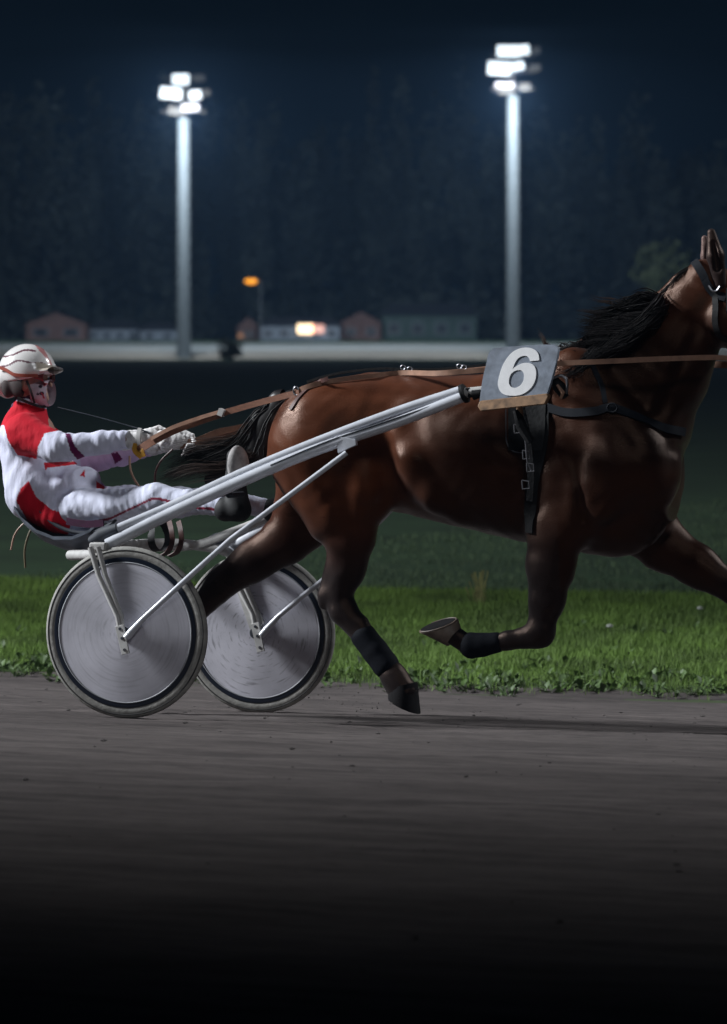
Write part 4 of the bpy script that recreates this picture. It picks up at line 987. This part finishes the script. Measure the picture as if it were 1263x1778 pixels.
fork(0, .0, (163, 950), (215, 1100), (400, 937), (602, 786), .20, .05, -.055)
strap3('brace_lug', Q(585, 772, .21), Q(618, 768, .215), 30 * p, 10 * p, .02)
fork(1, 1.3, (402, 962), (450, 1096), (560, 1008), (690, 874), 1.10, 1.36, 1.245)
mb = MB(); mb.prism([Q(404, 1005, 1.25), Q(422, 1000, 1.25), Q(458, 1080, 1.25), Q(440, 1110, 1.25)], (0, .012, 0)); mb.build('fork_plate', 'whitem', sul, sb, smooth=False)
strap3('mud_bracket', Q(395, 953, 1.2), Q(412, 968, 1.2), 14 * p, 14 * p, .03, 'white')
# footrests (stirrups) on both shafts
for yv in (.20, 1.10):
    mb = MB(); c = Q(402, 868, yv); mb.tube([c + Vector((0, -.03, .02)), c + Vector((0, .12 if yv < .6 else -.12, .02))], .012, 8); mb.build('footrest', 'rubber', sul, sb)
# seat: bucket shell
seat = MB(); prof = [(60, 897), (72, 916), (98, 938), (128, 950), (160, 950), (190, 938), (206, 922)]
nv = 12; G = []
for px, py in prof:
    row = []
    for j in range(nv + 1):
        t = j / nv * 2 - 1; q = Q(px, py, VC + .01); q = Vector((q.x, VC + t * .19, q.z + .055 * abs(t) ** 2.5)); row.append(q)
    G.append(row)
V_ = [q for r in G for q in r] + [q - Vector((0, 0, .014)) for r in G for q in r]; n1 = len(G) * (nv + 1); W_ = nv + 1
F1 = [(i * W_ + j, (i + 1) * W_ + j, (i + 1) * W_ + j + 1, i * W_ + j + 1) for i in range(len(G) - 1) for j in range(nv)]
rim = [i * W_ for i in range(len(G))] + [(len(G) - 1) * W_ + j for j in range(1, W_)] + [i * W_ + nv for i in range(len(G) - 2, -1, -1)] + [j for j in range(nv - 1, 0, -1)]
seat.add(V_, F1 + [tuple(n1 + k for k in f)[::-1] for f in F1] + [(rim[k], rim[(k + 1) % len(rim)], n1 + rim[(k + 1) % len(rim)], n1 + rim[k]) for k in range(len(rim))])
so = seat.build('seat', 'seat', sul, sb)
mb = MB(); mb.tube(crom([Q(a, b - 6, VC - .18) + Vector((0, 0, .05)) for a, b in prof], 4), .009, 8); mb.build('seat_edge', 'rubber', sul, sb)
# bag strapped under the shafts
bag = SDF(A3(Q(235, 985, .25)), A3(Q(335, 880, .75)), .006)
bag.cone(q3(262, 938, .45), q3(292, 930, .45), 22 * p, 24 * p, 1.6, .02); bag.ell(q3(290, 918, .45), (.05, .09, .05), 0, .02)
bag.build('tool_bag', 'bootb', sul, sb, None, 2)
mb = MB()
for px, vv in ((300, .31), (316, .36)): mb.ribbon(crom([Q(px - 6, 905, vv), Q(px - 2, 922, vv - .03), Q(px - 1, 940, vv - .03), Q(px - 8, 958, vv), Q(px - 22, 966, vv + .02)], 4), .022, (1, 0, .2), .004)
mb.build('bag_strap', 'leatherd', sul, sb)

# ---- number board
nbb = np.array(Q(895, 700, .25)); nb = rig_thing('number_board', nbb, 'slate grey board with a large white number 6 beside the horse\'s withers', 'number board')
def bq(px, py, dv=0): return Q(px, py, .235 + dv + (650 - py) * .0008)
out_ = crom([Vector((x, y, 0)) for x, y in ((833, 697), (838, 660), (845, 630), (848, 615), (855, 606), (868, 603), (910, 600), (955, 598), (966, 601), (969, 610), (963, 640), (956, 665), (950, 684))], 3)
mb = MB(); mb.prism([bq(q.x, q.y) for q in out_], (.004, .012, 0)); mb.build('board', 'board', nb, nbb, smooth=False)
mb = MB(); mb.prism([bq(833, 696, -.012), bq(950, 683, -.012), bq(953, 688, -.012), bq(946, 702, -.012), bq(835, 714, -.012), bq(829, 706, -.012)], (0, .035, 0)); o = mb.build('lower_edge', 'wood', nb, nbb, smooth=False); o.modifiers.new('b', 'BEVEL').width = .004
def z5(x, y): return (780 + x / 2.615, 570 + y / 2.615)
o6 = [(410, 145), (405, 115), (385, 95), (350, 87), (310, 95), (275, 120), (245, 165), (228, 215), (222, 255), (232, 285), (255, 302), (290, 306), (330, 300), (365, 278), (388, 245), (396, 205), (388, 172), (365, 158), (335, 158), (305, 172), (288, 186), (298, 160), (312, 138), (332, 126), (352, 126), (363, 135), (368, 149)]
i6 = [(272, 240), (280, 210), (300, 193), (325, 190), (339, 205), (338, 235), (322, 260), (298, 270), (278, 262)]
def dense(pts, sharp=()):
    P_ = [Vector((*z5(*q), 0)) for q in pts]; n = len(P_); o = []
    for i in range(n):
        a, b, c, d = P_[i - 1], P_[i], P_[(i + 1) % n], P_[(i + 2) % n]
        if i in sharp: a = b - (c - b) * .3
        if (i + 1) % n in sharp: d = c + (c - b) * .3
        for k in range(5):
            t = k / 5; o.append(.5 * ((2 * b) + (c - a) * t + (2 * a - 5 * b + 4 * c - d) * t * t + (3 * b - a - 3 * c + d) * t ** 3))
    return o
bm = bmesh.new(); 
for lst, sh in ((o6, (0, 26, 20)), (i6, ())):
    vs_ = [bm.verts.new(bq(q.x, q.y, -.004) - Vector(nbb)) for q in dense(lst, sh)]
    for i in range(len(vs_)): bm.edges.new((vs_[i], vs_[(i + 1) % len(vs_)]))
g_ = bmesh.ops.triangle_fill(bm, edges=bm.edges[:], use_beauty=True)
r_ = bmesh.ops.extrude_face_region(bm, geom=bm.faces[:]); bmesh.ops.translate(bm, verts=[e for e in r_['geom'] if isinstance(e, bmesh.types.BMVert)], vec=(0, .003, 0))
bmesh.ops.recalc_face_normals(bm, faces=bm.faces[:])
me = bpy.data.meshes.new('numeral'); bm.to_mesh(me); me.materials.append(M['boardw']); o = bpy.data.objects.new('numeral', me); SC.collection.objects.link(o); o.parent = nb
mb = MB(); mb.tube([Q(902, 706, .27), Q(905, 730, .28)], [.014, .012], 8); mb.build('bracket', 'wood', nb, nbb)

# ================================================================== DRIVER
db = np.array(Q(130, 915, VC)); dr = rig_thing('person', db, 'seated driver in red and white silks leaning back and holding the reins', 'person')
def S(lo, hi, h): a = A3(Q(*lo)); b = A3(Q(*hi)); return SDF(np.minimum(a, b), np.maximum(a, b), h)
LN, LF = .48, .86      # legs
arm_n = [(42, 752, .46), (102, 779, .41), (180, 768, .47), (244, 760, .53)]
arm_f = [(66, 765, .84), (150, 800, .92), (215, 788, .84), (285, 770, .76)]
leg_n = [(128, 885, .55), (272, 864, .47), (330, 872, .45), (404, 880, .43)]
leg_f = [(135, 885, .76), (310, 872, .90), (390, 868, .92), (478, 884, .93)]
# body: one continuous figure under the clothes
Bd = S((-40, 925, .25), (520, 580, 1.05), .0075)
Bd.cone(q3(52, 752, VC), q3(98, 850, VC), 42 * p, 46 * p, 1.35, .05); Bd.ell(q3(126, 880, VC), (.09, .14, .075), -.3, .05)
Bd.cone(q3(46, 748, .50), q3(56, 752, .80), 24 * p, 24 * p, 1, .04)
Bd.cone(q3(44, 735, VC), q3(52, 700, VC), 22 * p, 20 * p, 1, .03)
Bd.ell(q3(47, 652, VC), (.092, .074, .105), .1, .03); Bd.cone(q3(62, 668, VC), q3(78, 692, VC), 18 * p, 8 * p, 1.0, .02)
Bd.ell(q3(88, 668, VC), (.010, .009, .014), .5, .004); Bd.ell(q3(82, 684, VC), (.007, .012, .005), 0, .003)
for sv in (.575, .725): Bd.ell(q3(42, 668, sv), (.018, .012, .03), 0, .008)
for a_ in (arm_n, arm_f): Bd.chain([q3(*q) for q in a_], [18 * p, 12 * p, 8 * p, 5 * p], 1, .01)
for l_ in (leg_n, leg_f): Bd.chain([q3(*q) for q in l_], [26 * p, 19 * p, 16 * p, 11 * p], 1, .03)
Bd.build('body', 'skin', dr, db, None, 3)
# jacket
J = S((-60, 950, .2), (320, 690, 1.08), .0052)
J.cone(q3(44, 760, VC), q3(78, 850, VC), 50 * p, 62 * p, 1.42, .05); J.cone(q3(78, 850, VC), q3(112, 882, VC), 62 * p, 40 * p, 1.35, .05)
J.ell(q3(128, 845, VC), (.115, .17, .075), .55, .05); J.ell(q3(165, 862, VC), (.07, .15, .045), -.1, .04); J.ell(q3(118, 893, VC), (.13, .195, .085), -.25, .04)
J.cone(q3(44, 752, .49), q3(60, 755, .81), 33 * p, 33 * p, 1, .045)
J.cone(q3(44, 735, VC), q3(50, 712, VC), 36 * p, 32 * p, 1, .04)
J.chain([q3(*q) for q in arm_n], [35 * p, 26 * p, 19 * p, 15 * p], 1, .03)
J.chain([q3(*q) for q in arm_f], [34 * p, 26 * p, 19 * p, 14 * p], 1, .03)
def jn(X, Y, Z):
    w1 = np.sin(X * 52 + Z * 30 + 4 * np.sin(Z * 14 + Y * 6)); w2 = np.sin(X * 90 - Z * 70 + 5 * np.sin(X * 11 + Z * 9)) ; w3 = np.sin(Y * 30 + Z * 44 + 3 * np.sin(X * 20))
    sleeve = 1 / (1 + np.exp(-(X - Q(100, 700, .5).x) * 20)) * 1 / (1 + np.exp(-(Z - Q(100, 822, .6).z) * 30))
    return (w1 * .45 + w2 * .2 + w3 * .35) * (1 - sleeve * .6) + sleeve * np.sin(X * 120 + Z * 40 + 2 * np.sin(X * 25)) * .65
J.noise(.0036, jn)
WH, RD, PU = np.array([.66, .67, .82]), np.array([.56, .006, .022]), np.array([.13, .010, .075])
def jcol(V):
    x, y = to_px(V); c = np.tile(WH, (len(V), 1))
    near = V[:, 1] < .66
    red = inpoly(x, y, [(5, 690), (90, 712), (108, 746), (78, 752), (66, 775), (64, 797), (30, 790), (14, 765), (7, 738), (-30, 742), (-30, 690)])
    red |= inpoly(x, y, [(50, 835), (62, 862), (90, 885), (128, 895), (116, 935), (60, 925), (28, 870), (36, 848)])
    red |= inpoly(x, y, [(76, 803), (130, 801), (134, 806), (84, 812), (78, 816)])
    red |= inpoly(x, y, [(139, 826), (147, 815), (147, 828)])
    red |= inpoly(x, y, [(167, 835), (182, 845), (180, 856), (168, 852)])
    far = ~near & (x < 70) & (y < 800)
    c[red] = RD; c[far] = RD
    pu = near & inpoly(x, y, [(113, 752), (122, 753), (130, 775), (150, 796), (134, 798), (122, 782)])
    pu |= inpoly(x, y, [(193, 787), (204, 785), (213, 797), (200, 806)]) & (V[:, 1] > .6)
    c[pu] = PU
    ff = (V[:, 1] > .7) & (x > 140) & ~pu; c[ff] = (.62, .46, .66)
    return c
J.build('jacket', 'cloth', dr, db, jcol, 2)
# collar / neck gaiter
G_ = S((-40, 770, .40), (150, 650, .90), .006)
G_.chain([q3(44, 724, VC), q3(50, 708, VC), q3(56, 700, VC)], [33 * p, 28 * p, 22 * p], 1, .02)
G_.noise(.002, lambda X, Y, Z: np.sin(Z * 160 + X * 60)); G_.build('neck_gaiter', 'purple', dr, db, None, 2)
# trousers
Tr = S((60, 955, .25), (525, 825, 1.12), .0052)
Tr.ell(q3(140, 884, VC), (.125, .175, .085), -.1, .04)
Tr.chain([q3(140, 880, .55), q3(200, 878, .51), q3(272, 865, .47), q3(330, 872, .45), q3(396, 882, .43)], [35 * p, 29 * p, 25 * p, 20 * p, 16 * p], 1, .03)
Tr.chain([q3(140, 880, .76), q3(225, 874, .82), q3(310, 872, .90), q3(390, 868, .92), q3(470, 884, .93)], [36 * p, 31 * p, 26 * p, 21 * p, 16 * p], 1, .03)
Tr.noise(.0017, lambda X, Y, Z: np.sin(X * 150 + Z * 55 + 2.2 * np.sin(X * 17 + Y * 8)) * .7 + .5 * np.sin(X * 60 - Z * 90 + 3 * np.sin(X * 9)))
def tcol(V):
    x, y = to_px(V); c = np.tile(np.array([.64, .66, .80]), (len(V), 1))
    line = np.interp(x, [150, 190, 262, 275, 300, 345, 370], [908, 901, 867, 866, 872, 882, 884])
    c[(np.abs(y - line) < 2.2) & (V[:, 1] < .62) & (x > 140)] = (.25, .02, .05)
    return c
Tr.build('trousers', 'cloth', dr, db, tcol, 2)
mb = MB(); mb.ribbon(crom([Q(116, 905, .43), Q(150, 910, .43), Q(180, 908, .43)], 4), .03, (0, 0, 1), .01); mb.build('seat_belt', 'purple', dr, db)
# helmet
He = S((-40, 720, .40), (140, 570, .90), .0048)
He.ell(q3(47, 648, VC), (.132, .106, .128), .12, .02)
He.cone(q3(-20, 690, VC), q3(120, 668, VC), .055, .055, 3.2, .012, True)             # open underside
He.ell(q3(14, 664, VC), (.055, .085, .07), 0, .02)
He.cone(q3(88, 694, VC), q3(84, 673, VC), .062, .062, 2.5, .01, True)
He.ell(q3(90, 643, VC), (.064, .082, .016), .06, .012)
def hcol(V):
    x, y = to_px(V); c = np.tile(np.array([.80, .77, .76]), (len(V), 1))
    for a in (lambda x: 617 - (x - 5) * .16 + 3 * np.sin(x * .11), lambda x: 634 - 7 * np.sin((x - 8) * .045) + 2 * np.sin(x * .15)):
        c[(np.abs(y - a(x)) < 1.6) & (x > 2) & (x < 62 + 30 * (a(30) > 620))] = (.16, .07, .09)
    c[inpoly(x, y, [(58, 596), (76, 606), (90, 630), (94, 642), (86, 640), (80, 622), (66, 606)])] = (.62, .28, .28)
    c[inpoly(x, y, [(62, 628), (92, 634), (94, 643), (62, 642)])] = (.55, .48, .40)
    return c
He.build('helmet', 'helmet', dr, db, hcol, 2)
# ear pads, straps, goggles, mask
PADM = mat('brown_padding', (.045, .030, .030), .8, noise=.4)
for sv in (.565, .735):
    Ep = S((-45, 735, .40), (100, 610, .90), .005)
    Ep.ell(q3(32, 672, sv), (.045, .018, .045), .2, .01); Ep.ell(q3(12, 675, sv), (.025, .02, .04), .2, .01)
    Ep.build('helmet_padding', PADM, dr, db, None, 2)
mb = MB(); mb.ribbon(crom([Q(30, 690, .55), Q(45, 697, .56), Q(70, 706, .60), Q(82, 704, .65)], 4), .012, (0, 0, 1), .004); mb.ribbon(crom([Q(46, 660, .555), Q(54, 680, .56), Q(60, 700, .58)], 4), .010, (1, 0, 0), .003); mb.build('chin_strap', 'bootb', dr, db)
for sg in (-1, 1):
    mb = MB(); mb.ribbon(crom([Q(-6, 636, VC + sg * .095), Q(10, 642, VC + sg * .105), Q(24, 650, VC + sg * .112), Q(45, 652, VC + sg * .105), Q(66, 652, VC + sg * .085)], 4), .014, (0, 0, 1), .004); mb.build('goggle_strap', 'strap', dr, db)
Gg = S((45, 680, .5), (115, 635, .8), .004)
Gg.ell(q3(82, 656, .615), (.033, .040, .026), .1, .01); Gg.ell(q3(87, 656, .65), (.030, .045, .024), .1, .01); Gg.ell(q3(82, 656, .69), (.028, .036, .023), .1, .01); Gg.cone(q3(62, 654, .578), q3(80, 656, .60), .012, .016, 1, .01); Gg.cone(q3(62, 654, .72), q3(80, 656, .70), .012, .016, 1, .01)
Gg.build('goggles', 'goggle', dr, db, None, 2)
Mk = S((35, 720, .5), (115, 650, .8), .0038)
Mk.ell(q3(73, 682, VC), (.060, .070, .052), -.5, .02); Mk.cone(q3(86, 672, VC), q3(84, 692, VC), .026, .022, 1.5, .02); Mk.ell(q3(92, 668, VC), (.018, .018, .024), .4, .015); Mk.ell(q3(88, 680, VC), (.026, .026, .03), 0, .02); Mk.cone(q3(60, 668, VC), q3(84, 692, VC), .05, .028, 1.1, .02); Mk.cone(q3(56, 676, VC), q3(60, 690, VC), .04, .03, 1.5, .02)
Mk.cone(q3(97, 645, VC), q3(97, 652, VC), .02, .02, 2, .01, True)
def mcol(V):
    x, y = to_px(V); c = np.tile(np.array([.60, .52, .60]), (len(V), 1))
    for px, py, r_ in ((70, 671, 3.5), (72, 683, 4), (66, 684, 2.5)): c[(x - px) ** 2 + ((y - py) * 1.3) ** 2 < r_ * r_] = (.03, .012, .03)
    c[inpoly(x, y, [(70, 680), (76, 685), (78, 692), (75, 692), (73, 686)])] = (.45, .03, .05); c[inpoly(x, y, [(74, 664), (84, 666), (76, 672)])] = (.5, .06, .08)
    return c
Mk.build('face_mask', 'mask', dr, db, mcol, 2)
# gloved hands with fingers closed round the reins
def hand(wr, palm, curl, v, sg, nm='glove'):
    g = SDF(np.minimum(q3(*wr, v), q3(*curl, v)) - .09, np.maximum(q3(*wr, v), q3(*curl, v)) + .09, .0036)
    g.cone(q3(*wr, v), q3(*palm, v), 18 * p, 15 * p, .85, .015)
    g.ell(q3((palm[0] + 6), palm[1], v), (.042, .022, .034), -.2, .012)
    for k in range(4):                                    # four fingers stacked across the grip, each with two bends
        f = k / 3; kx = palm[0] + 18 - 9 * f; ky = palm[1] - 8 + 17 * f; L_ = (1, 1.08, 1.0, .82)[k]
        a = q3(kx, ky, v - .012 * sg); b = q3(kx + 15 * L_, ky + 3, v - .020 * sg); c = q3(kx + 17 * L_, ky + 13, v + .0 * sg); d = q3(kx + 5, ky + 15, v + .012 * sg)
        g.cone(a, b, .0105, .0098, 1, .004); g.cone(b, c, .0098, .009, 1, .003); g.cone(c, d, .009, .008, 1, .003)
    g.cone(q3(palm[0] - 4, palm[1] - 10, v + .01), q3(palm[0] + 16, palm[1] - 17, v + .018), .012, .010, 1, .006); g.cone(q3(palm[0] + 16, palm[1] - 17, v + .018), q3(palm[0] + 32, palm[1] - 10, v + .016), .010, .0085, 1, .003)
    g.noise(.0012, lambda X, Y, Z: np.sin(X * 260 + Z * 130) * np.sin(Z * 240 - Y * 200))
    return g.build(nm, 'glove', dr, db, None, 2)
hand((216, 765), (260, 759), (285, 772), .53, 1); hand((266, 774), (303, 766), (322, 778), .76, -1)
mb = MB(); mb.lathe_y(Q(250, 758, .53), [(.052, -.01)], 3) if False else None
mb.ribbon(crom([Q(243, 743, .50), Q(240, 760, .49), Q(243, 777, .50)], 4), .018, (1, 0, 0), .006); mb.build('glove_cuff', 'whitem', dr, db)
# boots
def boot(heel, ankle, toe, v, nm='boot'):
    b_ = SDF(np.min([q3(*heel, v), q3(*ankle, v), q3(*toe, v)], 0) - .1, np.max([q3(*heel, v), q3(*ankle, v), q3(*toe, v)], 0) + .1, .006)
    b_.cone(q3(*ankle, v), q3(*heel, v), 22 * p, 19 * p, .9, .02)
    b_.cone(q3(*heel, v), q3((heel[0] + toe[0]) / 2 - 4, (heel[1] + toe[1]) / 2, v), 20 * p, 17 * p, 1, .02); b_.cone(q3((heel[0] + toe[0]) / 2 - 4, (heel[1] + toe[1]) / 2, v), q3(toe[0] - 3, toe[1] + 12, v), 17 * p, 13 * p, 1.2, .02)
    bo, _, _ = b_.build(nm, 'bootb', dr, db, None, 2)
    so_ = SDF(np.min([q3(*heel, v), q3(*toe, v)], 0) - .12, np.max([q3(*heel, v), q3(*toe, v)], 0) + .12, .005)
    c1 = q3(heel[0] + 12, heel[1] - 2, v); c2 = q3(heel[0] * .45 + toe[0] * .55 + 8, heel[1] * .5 + toe[1] * .5, v); c3 = q3(toe[0] + 5, toe[1] + 14, v)
    so_.ell(q3(toe[0] + 4, (heel[1] * .32 + toe[1] * .68) - 4, v - .035), (.030, .052, .088), .08, .01, yaw=-.6)
    cut = np.array([.036, 0, 0])
    sh, _, _ = so_.build('boot_sole', 'sole', bo, db, None, 2)
    return bo
boot((416, 885), (392, 884), (410, 780), .43); boot((500, 892), (474, 886), (506, 800), .93)

# ================================================================== REINS, WHIP
rb = np.array(Q(280, 772, .6)); re_ = rig_thing('reins', rb, 'long brown leather reins running from the driver\'s hands along the horse\'s back to the bit', 'reins')
def rein(pts, w, m, nm='rein', side=(0, 0, 1), n=6, th=.005): return MB().ribbon(crom([Q(*a) for a in pts], n), w, side, th).build(nm, m, re_, rb)
rein([(234, 786, .50), (262, 768, .48), (300, 748, .47), (345, 731, .47), (388, 717, .46), (440, 702, .45), (500, 686, .42), (520, 682, .40)], [.034] * 24 + [.026] * 19, 'leather')
rein([(262, 762, .47), (300, 742, .46), (345, 726, .46), (388, 713, .45)], .016, 'leatherl', 'hand_loop')
mb = MB(); mb.box(Q(385, 716, .45), (.024, .03, .030), Matrix.Rotation(.35, 3, 'Y')); mb.build('rein_buckle', 'whitem', re_, rb, smooth=False)
rp = [(505, 686), (540, 674), (590, 664), (640, 658), (700, 652), (760, 648), (820, 644), (870, 640)]
L_ = []
for a, b in rp:
    h_, n_ = onbody(a, b, .012, .42); L_.append(h_)
L_ = [Q(500, 687, .42)] + L_[1:]
L_ += [Q(930, 634, .27), Q(985, 630, .27), Q(1060, 627, .30), Q(1180, 622, .40), Q(1265, 622, .52), Q(1330, 640, .58)]
MB().ribbon(crom(L_, 6), .021, (0, 0, 1), .005).build('rein', 'leatherl', re_, rb)
mb = MB(); h_, n_ = onbody(517, 683, .014, .42); mb.tube([h_ + Vector((math.cos(a) * .012, 0, math.sin(a) * .018)) for a in [k * math.pi / 5 for k in range(11)]], .003, 6); mb.build('rein_ring', 'steel', re_, rb)
rein([(310, 772, .76), (345, 764, .78), (380, 750, .82), (420, 742, .86), (470, 725, .9), (560, 690, .95), (700, 655, .97), (900, 635, .95), (1100, 628, .9), (1300, 635, .77)], .028, 'leatherl')
rein([(312, 776, .75), (350, 768, .76), (392, 756, .80), (420, 748, .84)], .018, 'leather', 'hand_loop')
mb = MB(); mb.tube(crom([Q(225, 792, .52), Q(226, 812, .50), Q(232, 830, .50), Q(245, 850, .52)], 5), .0048, 6); mb.build('rein_tail', 'leatherl', re_, rb)
mb = MB(); mb.tube(crom([Q(300, 780, .72), Q(280, 800, .72), Q(270, 822, .73), Q(270, 850, .74)], 5), .0052, 6); mb.build('rein_tail', 'leatherd', re_, rb)
mb = MB(); mb.tube(crom([Q(56, 900, .55), Q(38, 912, .54), Q(25, 930, .54), Q(19, 955, .53)], 5), .004, 6); mb.build('rein_tail', 'leatherl', re_, rb)
mb = MB(); mb.tube(crom([Q(62, 905, .55), Q(50, 928, .54), Q(43, 955, .54), Q(44, 986, .54)], 5), .0048, 6); mb.build('rein_tail', mat('olive_strap', (.12, .09, .045), .6), re_, rb)
mb = MB(); mb.ribbon(crom([Q(236, 770, .50), Q(234, 782, .49), Q(246, 794, .49)], 4), .02, (1, 0, .3), .008); mb.ribbon([Q(238, 786, .49), Q(247, 782, .488), Q(250, 793, .488)], .018, (1, 0, 0), .008); mb.build('hand_grip', 'yellow', re_, rb)
wb = np.array(Q(237, 745, .5)); wh = rig_thing('whip', wb, 'thin dark whip held in the driver\'s near hand, pointing back past his face', 'whip')
mb = MB(); mb.tube(crom([Q(262, 752, .5), Q(230, 741, .5), Q(170, 724, .49), Q(100, 707, .48)], 6), [.0035] * 7 + [.002] * 12, 6); mb.build('stick', 'rubber', wh, wb)

# ================================================================== NIGHT HAZE
hm = bpy.data.materials.new('haze'); hm.use_nodes = True; n = hm.node_tree; n.nodes.clear()
ho_ = n.nodes.new('ShaderNodeOutputMaterial'); pvn = n.nodes.new('ShaderNodeVolumePrincipled')
pvn.inputs['Color'].default_value = (.36, .62, 1.0, 1); pvn.inputs['Density'].default_value = .00054; pvn.inputs['Anisotropy'].default_value = .2
n.links.new(pvn.outputs[0], ho_.inputs['Volume'])
mb = MB(); mb.box((0, 600, 15.5), (1500, 1400, 36)); o = mb.build('haze', hm, None, smooth=False); o['kind'] = 'stuff'
